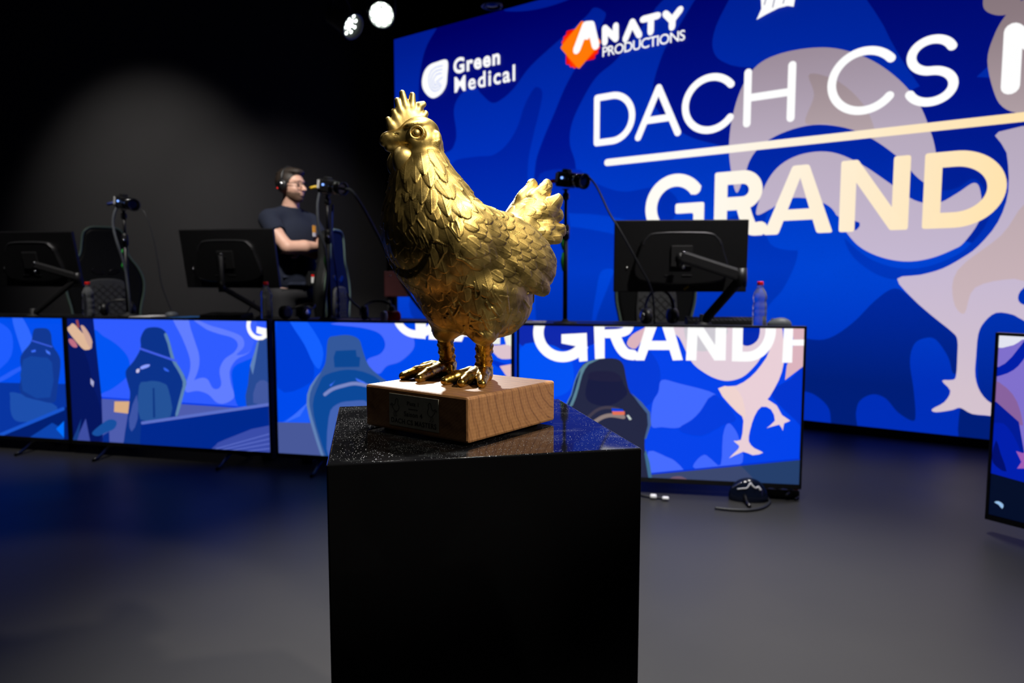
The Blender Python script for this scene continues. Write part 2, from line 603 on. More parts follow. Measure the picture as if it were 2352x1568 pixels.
# ------------------------------------------------------------------ flat pictures on screens
class Pic:
    def __init__(s, O, U, w_, h_, off=0.002):
        s.O = np.array(O, float)
        s.U = np.array(U, float)
        s.V = np.array([0, 0, 1.0])
        s.N = np.cross(s.U, s.V)
        if s.N @ (np.array(_C)-s.O) < 0:
            s.N = -s.N
        s.w, s.h = w_, h_
        s.v, s.c, s.f = [], [], []
        s.layer = 0
        s.off = off
        s.step = 0.00025

    def px(s, x, y):
        P = on_plane(x, y, s.O, s.N)-s.O
        return (float(P @ s.U), float(P[2]))

    def pxs(s, pts):
        return [s.px(*p) for p in pts]

    def clip(s, P):
        for ax, lim, sg in ((0, 0, 1), (0, s.w, -1), (1, 0, 1), (1, s.h, -1)):
            out = []
            for i in range(len(P)):
                a, b = P[i-1], P[i]
                ia, ib = (a[ax]-lim)*sg >= -1e-9, (b[ax]-lim)*sg >= -1e-9
                if ia != ib:
                    t = (lim-a[ax])/(b[ax]-a[ax])
                    out.append((a[0]+t*(b[0]-a[0]), a[1]+t*(b[1]-a[1])))
                if ib:
                    out.append(b)
            P = out
            if len(P) < 3:
                return []
        return P

    def uv(s, P, col, new=True, maxe=None):
        """polygon in screen metres"""
        P = [(float(p[0]), float(p[1])) for p in P]
        P = s.clip(P)
        if len(P) < 3:
            return
        if new:
            s.layer += 1
        tris = geometry.tessellate_polygon([[Vector((p[0], p[1], 0)) for p in P]])
        T = [[P[i] for i in t] for t in tris]
        if maxe:
            st, T2 = T, []
            while st:
                t = st.pop()
                e = [math.dist(t[i], t[(i+1) % 3]) for i in range(3)]
                k = max(range(3), key=lambda i: e[i])
                if e[k] > maxe:
                    a, b, c = t[k], t[(k+1) % 3], t[(k+2) % 3]
                    m_ = ((a[0]+b[0])/2, (a[1]+b[1])/2)
                    st += [[a, m_, c], [m_, b, c]]
                else:
                    T2.append(t)
            T = T2
        d = s.off+s.layer*s.step
        for t in T:
            ar = (t[1][0]-t[0][0])*(t[2][1]-t[0][1])-(t[1][1]-t[0][1])*(t[2][0]-t[0][0])
            if abs(ar) < 1e-10:
                continue
            i0 = len(s.v)
            for p in t:
                s.v.append(s.O+s.U*p[0]+s.V*p[1]+s.N*d)
                s.c.append(col(*p) if callable(col) else col)
            s.f.append((i0, i0+1, i0+2))

    def poly(s, pts, col, smooth=0, maxe=None):
        """polygon traced in photograph pixels"""
        if smooth:
            pts = spline(pts, smooth, True)
        s.uv(s.pxs(pts), col, maxe=maxe)

    def ribbon(s, P, wd, col, new=True, closed=False, round_=False):
        """stroke of width wd along uv points"""
        P = [np.asarray(p, float) for p in P]
        if new:
            s.layer += 1
        for i in range(len(P)-1+(1 if closed else 0)):
            a, b = P[i], P[(i+1) % len(P)]
            t = b-a
            L = np.linalg.norm(t)
            if L < 1e-9:
                continue
            t = t/L
            n = np.array([-t[1], t[0]])*wd/2
            s.uv([a+n, b+n, b-n, a-n], col, new=False)
        idx = range(len(P)) if (round_ or closed) else range(1, len(P)-1)
        for i in idx:
            s.disc(P[i], wd/2, col, new=False, n=14)

    def disc(s, c, r, col, new=True, n=24):
        s.uv([(c[0]+r*math.cos(2*PI*k/n), c[1]+r*math.sin(2*PI*k/n)) for k in range(n)], col, new=new)

    def line(s, pts, wpx, col, smooth=6, round_=True):
        """stroke traced in pixels, width in pixels measured in the middle of the stroke"""
        P = s.pxs(spline(pts, smooth) if smooth else pts)
        m_ = pts[len(pts)//2]
        a, b = s.px(m_[0], m_[1]-wpx/2), s.px(m_[0], m_[1]+wpx/2)
        s.ribbon(P, abs(a[1]-b[1]), col, round_=round_)

    def text(s, body, u, v, size, col, bold=0.0, spacing=1.0, shear=0.0):
        cu = bpy.data.curves.new('lettering', 'FONT')
        cu.body = body
        cu.size = size
        cu.offset = bold*size
        cu.space_character = spacing
        cu.shear = shear
        cu.resolution_u = 4
        to = bpy.data.objects.new('lettering', cu)
        COL.objects.link(to)
        me = to.to_mesh()
        s.layer += 1
        d = s.off+s.layer*s.step
        i0 = len(s.v)
        wmax = 0
        for q in me.vertices:
            p = (u+q.co.x, v+q.co.y)
            wmax = max(wmax, q.co.x)
            s.v.append(s.O+s.U*p[0]+s.V*p[1]+s.N*d)
            s.c.append(col(*p) if callable(col) else col)
        for q in me.polygons:
            s.f.append(tuple(i0+k for k in q.vertices))
        to.to_mesh_clear()
        bpy.data.objects.remove(to)
        bpy.data.curves.remove(cu)
        return wmax

    def build(s, name, parent):
        me = bpy.data.meshes.new(name)
        me.from_pydata([tuple(p) for p in s.v], [], s.f)
        at = me.color_attributes.new('pic', 'FLOAT_COLOR', 'POINT')
        c = np.ones((len(s.v), 4), np.float32)
        c[:, :3] = np.array(s.c)
        at.data.foreach_set('color', c.ravel())
        return obj(name, me, M['picture'], parent)


def lerp_stops(z, stops):
    for (z0, c0), (z1, c1) in zip(stops, stops[1:]):
        if z <= z1:
            t = min(1, max(0, (z-z0)/(z1-z0)))
            return tuple(a+(b-a)*t for a, b in zip(c0, c1))
    return stops[-1][1]


# ------------------------------------------------------------------ the big LED wall
TH = math.radians(34.47)
LU = np.array([math.cos(TH), -math.sin(TH), 0])
LO = np.array([-1.1985, 7.2649, 0.06])
LW, LH = 8.2, 3.462
led = thing('led_wall', 'huge blue led wall with DACH CS and GRAND lettering behind the desks', 'led screen', (LO[0], LO[1], 0))
LN = np.cross(LU, (0, 0, 1.0))
if LN @ (_C-LO) < 0:
    LN = -LN
LRZ = math.atan2(LU[1], LU[0])


def led_box(mb, u0, u1, z0, z1, d0, d1):
    """box in led wall coordinates (u along the wall, d towards the viewer)"""
    c = LU*(u0+u1)/2+LN*(d0+d1)/2
    mb.box((c[0], c[1], (z0+z1)/2), (u1-u0, abs(d1-d0), z1-z0), rot=Matrix.Rotation(LRZ, 3, 'Z'))


mb = MB()
led_box(mb, 0, LW, 0.06, 0.06+LH, -0.12, 0.0)
mb.build('cabinet', M['black_matte'], led)
mb = MB()
led_box(mb, -0.01, LW, 0.0, 0.058, -0.10, 0.0)
mb.build('base_rail', M['black_matte'], led)

pic = Pic(LO, LU, LW, LH, off=0.001)
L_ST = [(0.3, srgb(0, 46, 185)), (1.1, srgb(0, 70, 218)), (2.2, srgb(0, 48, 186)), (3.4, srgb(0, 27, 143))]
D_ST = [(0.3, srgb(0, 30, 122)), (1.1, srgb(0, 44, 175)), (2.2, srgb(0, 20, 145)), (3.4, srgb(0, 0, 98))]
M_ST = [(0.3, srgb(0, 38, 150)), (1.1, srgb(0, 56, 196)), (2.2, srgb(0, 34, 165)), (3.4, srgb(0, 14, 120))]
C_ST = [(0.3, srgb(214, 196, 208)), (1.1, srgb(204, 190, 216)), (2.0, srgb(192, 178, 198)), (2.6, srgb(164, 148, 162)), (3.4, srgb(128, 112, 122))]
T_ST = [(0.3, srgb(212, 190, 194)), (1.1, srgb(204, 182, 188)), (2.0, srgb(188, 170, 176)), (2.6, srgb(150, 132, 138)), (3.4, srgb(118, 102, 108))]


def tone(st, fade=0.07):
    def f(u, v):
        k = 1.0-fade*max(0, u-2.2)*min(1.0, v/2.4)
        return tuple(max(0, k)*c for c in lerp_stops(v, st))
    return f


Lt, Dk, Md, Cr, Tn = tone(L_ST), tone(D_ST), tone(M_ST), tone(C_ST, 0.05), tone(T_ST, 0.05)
G = 0.30
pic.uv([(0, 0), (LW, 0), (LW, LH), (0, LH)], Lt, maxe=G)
# flowing darker camouflage shapes
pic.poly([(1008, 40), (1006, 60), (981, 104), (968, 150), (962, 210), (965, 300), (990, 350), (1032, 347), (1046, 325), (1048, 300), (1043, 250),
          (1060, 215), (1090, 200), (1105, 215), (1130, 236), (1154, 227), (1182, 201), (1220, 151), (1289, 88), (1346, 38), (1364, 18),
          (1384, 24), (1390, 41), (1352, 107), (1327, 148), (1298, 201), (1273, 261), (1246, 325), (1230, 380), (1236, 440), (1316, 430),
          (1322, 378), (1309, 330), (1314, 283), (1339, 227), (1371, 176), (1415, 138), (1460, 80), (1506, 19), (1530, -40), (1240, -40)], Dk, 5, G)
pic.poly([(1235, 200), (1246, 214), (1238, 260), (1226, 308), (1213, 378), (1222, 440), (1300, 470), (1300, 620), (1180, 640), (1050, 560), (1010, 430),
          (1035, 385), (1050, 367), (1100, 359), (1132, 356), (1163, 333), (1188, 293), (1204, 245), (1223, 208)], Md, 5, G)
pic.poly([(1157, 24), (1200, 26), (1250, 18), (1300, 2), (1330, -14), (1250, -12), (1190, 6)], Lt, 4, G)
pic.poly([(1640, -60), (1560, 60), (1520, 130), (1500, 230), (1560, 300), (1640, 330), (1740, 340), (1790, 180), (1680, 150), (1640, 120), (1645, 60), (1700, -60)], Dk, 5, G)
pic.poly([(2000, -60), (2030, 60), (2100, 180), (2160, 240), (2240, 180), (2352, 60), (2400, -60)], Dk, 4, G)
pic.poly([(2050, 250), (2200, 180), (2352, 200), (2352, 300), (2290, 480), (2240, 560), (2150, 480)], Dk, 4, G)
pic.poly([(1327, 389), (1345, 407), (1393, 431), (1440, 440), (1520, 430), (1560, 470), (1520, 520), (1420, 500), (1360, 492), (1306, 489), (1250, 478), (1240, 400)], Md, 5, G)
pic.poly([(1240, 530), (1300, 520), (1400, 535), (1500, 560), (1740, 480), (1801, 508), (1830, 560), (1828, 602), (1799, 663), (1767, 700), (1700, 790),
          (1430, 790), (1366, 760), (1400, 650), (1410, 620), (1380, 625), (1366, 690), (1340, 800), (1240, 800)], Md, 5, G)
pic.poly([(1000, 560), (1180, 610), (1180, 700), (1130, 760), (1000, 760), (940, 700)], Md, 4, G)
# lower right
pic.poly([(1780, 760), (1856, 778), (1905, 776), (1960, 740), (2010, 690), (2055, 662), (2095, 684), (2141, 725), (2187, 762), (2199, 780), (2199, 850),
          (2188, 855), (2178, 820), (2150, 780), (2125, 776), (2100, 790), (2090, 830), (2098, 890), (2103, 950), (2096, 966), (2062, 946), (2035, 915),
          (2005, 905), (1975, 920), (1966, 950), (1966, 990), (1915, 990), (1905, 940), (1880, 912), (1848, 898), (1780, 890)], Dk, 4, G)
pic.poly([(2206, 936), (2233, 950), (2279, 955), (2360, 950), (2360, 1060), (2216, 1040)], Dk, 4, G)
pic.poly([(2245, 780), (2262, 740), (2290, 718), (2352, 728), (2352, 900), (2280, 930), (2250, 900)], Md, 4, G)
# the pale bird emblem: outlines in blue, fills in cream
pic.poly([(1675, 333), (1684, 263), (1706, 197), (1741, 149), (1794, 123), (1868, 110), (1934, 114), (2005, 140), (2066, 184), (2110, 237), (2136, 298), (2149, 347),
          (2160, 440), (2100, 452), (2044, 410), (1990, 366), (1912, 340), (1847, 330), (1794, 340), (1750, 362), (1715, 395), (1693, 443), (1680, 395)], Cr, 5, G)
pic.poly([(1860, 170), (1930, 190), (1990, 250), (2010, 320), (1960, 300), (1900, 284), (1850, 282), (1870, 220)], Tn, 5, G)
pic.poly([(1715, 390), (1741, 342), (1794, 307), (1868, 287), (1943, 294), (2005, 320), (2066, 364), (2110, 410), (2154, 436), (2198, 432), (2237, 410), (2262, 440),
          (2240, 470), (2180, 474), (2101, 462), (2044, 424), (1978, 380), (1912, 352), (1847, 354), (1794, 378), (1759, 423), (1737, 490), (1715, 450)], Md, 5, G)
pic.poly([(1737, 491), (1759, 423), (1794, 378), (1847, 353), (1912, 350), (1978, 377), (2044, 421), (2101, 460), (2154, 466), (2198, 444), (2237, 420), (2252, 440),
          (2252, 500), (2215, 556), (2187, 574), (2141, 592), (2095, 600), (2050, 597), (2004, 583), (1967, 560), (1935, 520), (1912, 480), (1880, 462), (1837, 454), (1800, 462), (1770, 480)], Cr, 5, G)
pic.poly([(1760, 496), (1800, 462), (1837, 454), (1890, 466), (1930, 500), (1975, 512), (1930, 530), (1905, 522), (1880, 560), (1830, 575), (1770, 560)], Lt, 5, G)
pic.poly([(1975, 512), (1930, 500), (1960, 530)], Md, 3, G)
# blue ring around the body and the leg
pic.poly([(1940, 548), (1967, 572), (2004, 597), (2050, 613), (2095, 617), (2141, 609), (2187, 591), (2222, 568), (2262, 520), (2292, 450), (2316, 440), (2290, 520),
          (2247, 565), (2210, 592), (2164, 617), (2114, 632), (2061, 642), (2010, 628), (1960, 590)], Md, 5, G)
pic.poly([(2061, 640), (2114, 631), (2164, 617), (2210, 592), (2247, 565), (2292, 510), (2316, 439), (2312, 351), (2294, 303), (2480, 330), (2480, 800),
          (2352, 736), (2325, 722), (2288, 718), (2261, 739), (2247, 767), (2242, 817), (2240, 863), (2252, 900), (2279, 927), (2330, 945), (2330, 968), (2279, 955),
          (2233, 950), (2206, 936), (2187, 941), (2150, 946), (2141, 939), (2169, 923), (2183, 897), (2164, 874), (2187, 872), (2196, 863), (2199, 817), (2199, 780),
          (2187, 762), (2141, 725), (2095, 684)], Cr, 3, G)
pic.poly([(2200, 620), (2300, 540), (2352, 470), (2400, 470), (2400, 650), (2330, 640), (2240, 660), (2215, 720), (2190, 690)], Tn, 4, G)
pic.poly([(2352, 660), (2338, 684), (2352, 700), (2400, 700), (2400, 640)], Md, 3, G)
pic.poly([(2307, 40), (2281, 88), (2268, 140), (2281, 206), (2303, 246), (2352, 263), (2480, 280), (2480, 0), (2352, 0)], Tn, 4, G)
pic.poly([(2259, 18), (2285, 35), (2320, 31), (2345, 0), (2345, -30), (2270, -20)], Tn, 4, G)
# writing
WHT = (1.0, 1.0, 1.0)
WRM = tone([(0, srgb(255, 252, 240)), (3, srgb(255, 250, 236))], 0)


def gold(u, v):
    t = min(1, max(0, (u-3.1)/2.1))
    a, b = srgb(255, 252, 244), srgb(255, 226, 172)
    return tuple(1.0*(x+(y-x)*t) for x, y in zip(a, b))


def stroke_w(px_w, x, y):
    a, b = pic.px(x-px_w/2, y), pic.px(x+px_w/2, y)
    return b[0]-a[0]


def arc(cx, cy, rx, ry, a0, a1, n=36):
    return [(cx+rx*math.cos(math.radians(a0+(a1-a0)*k/n)), cy+ry*math.sin(math.radians(a0+(a1-a0)*k/n))) for k in range(n+1)]


def bars(P, wd, col):
    """several strokes on one layer"""
    for i, p in enumerate(P):
        pic.ribbon(p, wd, col, new=(i == 0), round_=True)


zb = pic.px(1365, 337)[1]          # base line and cap line of DACH CS
zt = pic.px(1366, 219)[1]
tw = stroke_w(13.5, 1366, 280)
h2 = tw/2


def box_u(x0, y0, x1, y1):
    return pic.px(x0, y0)[0]+h2, pic.px(x1, y1)[0]-h2


b0, t0 = zb+h2, zt-h2
hh = (t0-b0)/2
cz = (t0+b0)/2
u0, u1 = box_u(1365, 280, 1460, 263)
bars([[(u0, b0), (u0, t0), ((u0+u1)/2-0.02, t0)]+arc((u0+u1)/2-0.02, cz, u1-(u0+u1)/2+0.02, hh, 90, -90)+[(u0, b0)]], tw, WHT)
u0, u1 = box_u(1459, 324, 1565, 311)
um = pic.px(1513, 250)[0]
bars([[(u0, b0), (um, t0), (u1, b0)], [(u0+(um-u0)*0.34, b0+2*hh*0.34), (u1+(um-u1)*0.34, b0+2*hh*0.34)]], tw, WHT)


def letter_c(x0, y0, x1, y1, wd, col, gap=38):
    a, b = box_u(x0, y0, x1, y1)
    pth = arc((a+b)/2+0.01, cz, (b-a)/2+0.01, hh+0.012, gap, 360-gap)
    pic.ribbon(pth, wd, col, round_=True)


letter_c(1567, 246, 1694, 230, tw, WHT)
u0, u1 = box_u(1709, 220, 1828, 205)
bars([[(u0, b0), (u0, t0)], [(u1, b0), (u1, t0)], [(u0, cz), (u1, cz)]], tw, WHT)
letter_c(1901, 193, 2065, 175, tw, WHT)
u0, u1 = box_u(2078, 160, 2204, 150)
uc, ur, q = (u0+u1)/2, (u1-u0)/2, (hh+0.012)/2
pic.ribbon(arc(uc, cz+q, ur*0.93, q, 22, 270-8, 26)+arc(uc, cz-q, ur, q, 90-8, -158, 26), tw, WHT, round_=True)
# M: bold, only its left half is in the frame
wm = stroke_w(44, 2310, 120)
u0 = pic.px(2298, 208)[0]+wm/2
uw = (zt-zb)*1.28
bars([[(u0, zb+wm*0.5), (u0, zt-wm*0.5), (u0+uw/2, zb+(zt-zb)*0.28), (u0+uw, zt-wm*0.5), (u0+uw, zb+wm*0.5)]], wm, WHT)
# gold rule
pa, pb = pic.px(1396, 377), pic.px(2352, 264)
zr = (pa[1]+pb[1])/2
pic.ribbon([(pa[0]+k*(LW-0.4-pa[0])/24, zr) for k in range(25)], abs(pic.px(1396, 369)[1]-pic.px(1396, 385)[1]), gold, round_=True)
# GRAND
gb, gt = pic.px(2119, 526)[1], pic.px(2127, 353)[1]
gw = stroke_w(36, 1945, 450)
gh = gt-gb


def gu(x, y=450):
    return pic.px(x, y)[0]


def block(P, col, rnd=0.018, new=True):
    """polygon with slightly rounded corners"""
    out = []
    n = len(P)
    for i in range(n):
        a, b, c = (np.array(P[k % n], float) for k in (i-1, i, i+1))
        d0, d1 = a-b, c-b
        l0, l1 = np.linalg.norm(d0), np.linalg.norm(d1)
        r = min(rnd, l0*0.4, l1*0.4)
        s0, s1 = b+d0/l0*r, b+d1/l1*r
        for k in range(4):
            t = k/3
            out.append((1-t)**2*s0+2*t*(1-t)*b+t*t*s1)
    pic.uv(out, col, new=new, maxe=0.5)


def letters_grand(col):
    # G
    a, b = gu(1484), gu(1619)
    cx, r, rv = (a+b)/2+0.01, (b-a)/2+0.01-gw/2, gh/2+0.02-gw/2
    cyy = (gt+gb)/2
    pic.ribbon(arc(cx, cyy, r, rv, 34, 300, 40), gw, col)
    bar = cyy+0.03
    block([(cx, bar-gw*0.8), (cx, bar), (b, bar), (b, gb+0.004), (b-gw*0.86, gb+0.004), (b-gw*0.86, bar-gw*0.8)], col, new=False)
    # R
    a, b = gu(1642), gu(1752)
    block([(a, gb), (a, gt), (a+gw, gt), (a+gw, gb)], col)
    rr = (gh*0.60-gw)/2
    pic.ribbon([(a+gw*0.5, gt-gw/2)]+arc(b-rr-gw/2, gt-gw/2-rr, rr, rr, 90, -90, 20)+[(a+gw*0.5, gt-gw/2-2*rr)], gw, col, new=False)
    pic.ribbon(spline([(a+(b-a)*0.62, gb+gh*0.42), (a+(b-a)*0.70, gb+gh*0.24), (a+(b-a)*0.80, gb+gh*0.11), (b+gw*0.02, gb+gw*0.52)], 6), gw, col, new=False)
    block([(b-gw*0.35, gb), (b-gw*0.35, gb+gw*1.02), (b+gw*0.1, gb+gw*1.02), (b+gw*0.1, gb)], col, 0.01, new=False)
    # A
    a, b = gu(1754, 540), gu(1913, 536)
    m = gu(1838)
    block([(a, gb), (m-gw*0.56, gt), (m+gw*0.06, gt), (m+gw*0.2, gt-gw*0.3), (a+gw*1.06, gb)], col)
    block([(b, gb), (m+gw*0.56, gt), (m-gw*0.06, gt), (m-gw*0.2, gt-gw*0.3), (b-gw*1.06, gb)], col, new=False)
    block([(a+gw*1.3, gb+gh*0.20), (a+gw*1.6, gb+gh*0.20+gw*0.80), (b-gw*1.6, gb+gh*0.20+gw*0.80), (b-gw*1.3, gb+gh*0.20)], col, 0.002, new=False)
    # N
    a, b = gu(1930), gu(2089)
    block([(a, gb), (a, gt), (a+gw, gt), (a+gw, gb)], col)
    block([(b-gw, gb), (b-gw, gt), (b, gt), (b, gb)], col, new=False)
    block([(a, gt), (a+gw*1.06, gt), (b, gb), (b-gw*1.06, gb)], col, 0.012, new=False)
    # D
    a, b = gu(2121), gu(2312, 434)
    block([(a, gb), (a, gt), (a+gw, gt), (a+gw, gb)], col)
    rv = gh/2-gw/2
    pic.ribbon([(a+gw*0.5, gt-gw/2)]+arc(b-rv-gw/2-0.03, (gt+gb)/2, rv+0.03, rv, 90, -90, 30)+[(a+gw*0.5, gb+gw/2)], gw, col, new=False)
    # F of FINAL would follow beyond the frame
    a = b+gw*2.3
    block([(a, gb), (a, gt), (a+gw, gt), (a+gw, gb)], col)
    block([(a, gt-gw), (a, gt), (a+gh*0.7, gt), (a+gh*0.7, gt-gw)], col, new=False)
    block([(a, gb+gh*0.36), (a, gb+gh*0.36+gw*0.9), (a+gh*0.62, gb+gh*0.36+gw*0.9), (a+gh*0.62, gb+gh*0.36)], col, new=False)


letters_grand(gold)
# sponsor mark: drop shaped G with the two word name
pic.poly([(1029, 139), (1029, 175), (1026, 198), (1015, 216), (998, 226), (984, 220), (973, 204), (971, 184), (977, 163), (988, 150), (1004, 143)], WHT, 4)
GL = srgb(150, 170, 235)
for k, (dx, ry) in enumerate(((0, 0), (1, 0), (2, 0))):
    pic.line([(1018-k*1.0, 151.5+k*8.5), (1004+k*1, 155+k*8), (993+k*4, 163+k*6.5), (987+k*5, 178+k*3), (989+k*5, 198-k*2), (997+k*2, 209-k*6),
              (1008-k*2, 207-k*6), (1015-k*2, 196-k*3)], 1.7, GL, 5)
pic.line([(1003, 190), (1018, 178)], 1.7, GL, 3)


def text_px(body, x0, y0, x1, y1, hpx, col, bold, spacing=1.0):
    """a word whose base line runs from pixel (x0, y0) to x1; hpx = cap height at x0"""
    a, b = pic.px(x0, y0), pic.px(x1, y1)
    cap = abs(pic.px(x0, y0-hpx)[1]-a[1])
    size = cap/0.70
    cu = bpy.data.curves.new('lettering', 'FONT')
    cu.body = body
    cu.size = size
    cu.space_character = spacing
    to = bpy.data.objects.new('lettering', cu)
    COL.objects.link(to)
    me = to.to_mesh()
    wd = max(q.co.x for q in me.vertices)
    to.to_mesh_clear()
    bpy.data.objects.remove(to)
    sp = spacing*(b[0]-a[0])/wd
    sp = max(0.72, min(1.6, sp))
    pic.text(body, a[0], (a[1]+b[1])/2, size, col, bold, sp)


text_px('Green', 1043, 169, 1152, 147, 33, WHT, 0.036)
text_px('Medical', 1044, 213, 1184, 185, 34, WHT, 0.022)
# production company mark: stack of turned squares with a broad A, and its name
SQ = [(1331, 47), (1381, 75), (1354, 158), (1289, 120)]


def turned_square(cx, cy, r, ang, col):
    a = pic.px(cx, cy)
    R_ = abs(pic.px(cx, cy-r)[1]-a[1])
    pts = [(a[0]+R_*math.cos(math.radians(ang+90*k)), a[1]+R_*math.sin(math.radians(ang+90*k))) for k in range(4)]
    block(pts, col, 0.02)


for ang, c in ((45, srgb(235, 20, 10)), (60, srgb(255, 35, 5)), (72, srgb(255, 60, 5)), (86, srgb(255, 122, 8))):
    turned_square(1335, 104, 56, ang, c)


def bold_strokes(strokes, wpx):
    w_ = abs(pic.px(1450, 80)[1]-pic.px(1450, 80+wpx)[1])
    for i, st in enumerate(strokes):
        pic.ribbon(pic.pxs(st), w_, WHT, new=(i == 0), round_=False)
        for p in st:
            pic.disc(pic.px(*p), w_*0.5*0.92, WHT, new=False, n=14)


bold_strokes([[(1326, 116), (1347, 60), (1359, 59), (1370, 106)]], 21)
pic.poly([(1340, 58), (1362, 54), (1366, 75), (1352, 92), (1334, 92)], WHT)
bold_strokes([[(1391, 99), (1391, 66), (1416, 90), (1416, 60)]], 16)
bold_strokes([[(1438, 91), (1454, 52), (1470, 82)]], 16)
bold_strokes([[(1478, 46), (1513, 37)], [(1497, 42), (1496, 75)]], 16)
bold_strokes([[(1530, 33), (1545, 48), (1564, 23)], [(1546, 48), (1545, 64)]], 16)
text_px('PRODUCTIONS', 1384, 132, 1568, 94, 22, WHT, 0.012)
# sail shaped mark cut by the frame's top edge
pic.poly([(1749, -40), (1749, 0), (1750, 22), (1739, 47), (1762, 34), (1790, 20), (1810, 15), (1824, 17), (1827, 0), (1829, -40)], WHT)
pic.line([(1776, 18), (1785, -20)], 2.0, Dk, 3)
pic.line([(1757, 12), (1766, -20)], 2.0, Dk, 3)
pic.line([(1800, 9), (1808, -20)], 2.0, Dk, 3)
o = pic.build('led_picture', led)
o.data.transform(Matrix.Translation(-led.location))        # built in world space: into the wall's own frame
# ------------------------------------------------------------------ tvs standing in front of the desks
TVW, TVH, TVB = 1.395, 0.79, 0.06


def make_tv(label, left, ang, group='televisions standing in a row before the desks'):
    """left = the lower left corner seen from the camera, ang = direction of its lower edge"""
    U = np.array([math.cos(ang), math.sin(ang), 0])
    root = thing('television', label, 'tv', (left[0], left[1], 0), ang, group)
    mb = MB()
    bz = 0.012
    zc = TVB+TVH/2
    # frame: four bars round the panel, back shell behind
    mb.box((TVW/2, 0.0, TVB+TVH-bz/2), (TVW, 0.03, bz), 0.002)
    mb.box((TVW/2, 0.0, TVB+bz), (TVW, 0.03, bz*2), 0.002)
    mb.box((bz/2, 0.0, zc), (bz, 0.03, TVH), 0.002)
    mb.box((TVW-bz/2, 0.0, zc), (bz, 0.03, TVH), 0.002)
    mb.build('bezel', M['black'], root)
    mb = MB()
    mb.box((TVW/2, 0.02, zc), (TVW-0.004, 0.025, TVH-0.004), 0.004)
    mb.box((TVW/2, 0.045, TVB+0.25), (TVW*0.75, 0.05, 0.42), 0.015)
    mb.build('back_shell', M['black'], root)
    for fx in (0.28, TVW-0.28):
        mb = MB()
        for sy in (-1, 1):
            mb.tube([(fx, 0.012, TVB+0.01), (fx+0.015, sy*0.13+0.01, 0.012), (fx+0.02, sy*0.17+0.01, 0.008)], [0.012, 0.009, 0.008], 8)
        mb.build('foot', M['black_gloss'], root)
    O = np.array([left[0], left[1], 0])+U*bz+np.array([0, 0, TVB+2*bz])
    p = Pic(O, U, TVW-2*bz, TVH-3*bz, off=0.006)
    p.root = root
    p.ang = ang
    return p


def finish_tv(p):
    o = p.build('screen_picture', p.root)
    # picture vertices were laid out in world space: bring them into the tv's own frame
    o.data.transform(Matrix.Rotation(-p.ang, 4, 'Z') @ Matrix.Translation(-p.root.location))


S = srgb
A4 = math.radians(-10.06)
A3 = math.radians(-13.25)
A5 = math.radians(-58.0)
p4r = np.array([1.400, 3.284, 0])
p4 = p4r-TVW*np.array([math.cos(A4), math.sin(A4), 0])
u3 = np.array([math.cos(A3), math.sin(A3), 0])
p3 = np.array([-1.348, 3.912, 0])
p2 = np.array([-1.366, 3.923, 0])-u3*(TVW+0.012)
p1 = p2+np.array([-0.012, 0.006, 0])-u3*TVW
p5 = np.array([2.009, 2.859, 0])

# --- tv at the left frame edge
T = make_tv('flat tv cut by the left frame edge, showing a blue chair picture', p1, A3)
T.poly([(-200, 600), (300, 600), (300, 1200), (-200, 1200)], S(0, 78, 238))
T.poly([(-60, 727), (0, 740), (30, 770), (20, 830), (-60, 870)], S(30, 92, 255), 4)
T.poly([(30, 727), (52, 727), (80, 790), (70, 850), (50, 800)], S(48, 105, 255), 4)
T.poly([(0, 868), (30, 850), (55, 838), (50, 850), (20, 868), (0, 878)], S(40, 95, 250))
T.poly([(-200, 874), (300, 884), (300, 1200), (-200, 1200)], S(6, 52, 160))
T.poly([(26, 913), (34, 900), (123, 926), (131, 945), (100, 962), (48, 968), (29, 952)], S(28, 78, 172), 3)
T.poly([(78, 764), (82, 755), (95, 753), (112, 755), (120, 768), (123, 792), (139, 818), (141, 845), (134, 894), (128, 923), (97, 920), (50, 903), (52, 855), (50, 818), (73, 787)], S(16, 55, 145), 3)
T.poly([(56, 825), (95, 820), (122, 832), (118, 912), (55, 897)], S(20, 68, 160), 2)
T.poly([(74, 805), (84, 802), (85, 807), (76, 809)], S(60, 110, 255))
T.poly([(107, 802), (117, 808), (119, 815), (110, 810)], S(70, 120, 255))
T.line([(77, 782), (122, 796)], 3, S(60, 95, 230), 2)
T.poly([(-200, 1092), (148, 937), (300, 870), (300, 1200), (-200, 1200)], S(0, 30, 112))
T.line([(-40, 1016), (148, 938)], 8, S(24, 84, 205), 2)
T.poly([(45, 1020), (123, 970), (150, 985), (150, 1020)], S(10, 66, 172))
T.poly([(132, 984), (150, 966), (150, 1004)], S(0, 112, 255))
finish_tv(T)

# --- second tv
T = make_tv('flat tv left of center showing a blue gaming chair and crossed arms', p2, A3)
T.poly([(100, 600), (700, 600), (700, 1200), (100, 1200)], S(48, 92, 255))
T.poly([(215, 765), (240, 772), (275, 795), (298, 825), (296, 860), (270, 885), (242, 900), (215, 900)], S(0, 84, 242), 4)
LAV = S(98, 126, 255)
T.poly([(397, 725), (420, 775), (437, 820), (438, 850), (428, 885), (445, 876), (458, 845), (459, 815), (450, 785), (440, 755), (430, 725)], LAV, 4)
T.poly([(449, 725), (470, 752), (500, 765), (535, 775), (548, 790), (540, 808), (517, 825), (506, 850), (510, 880), (503, 892), (490, 890), (478, 870),
        (460, 868), (430, 882), (430, 900), (455, 897), (480, 905), (500, 924), (520, 925), (540, 910), (532, 880), (530, 850), (545, 825), (580, 800), (580, 725)], LAV, 4)
T.poly([(452, 725), (480, 745), (520, 757), (556, 772), (562, 795), (545, 815), (580, 800), (580, 725)], S(62, 100, 255), 4)
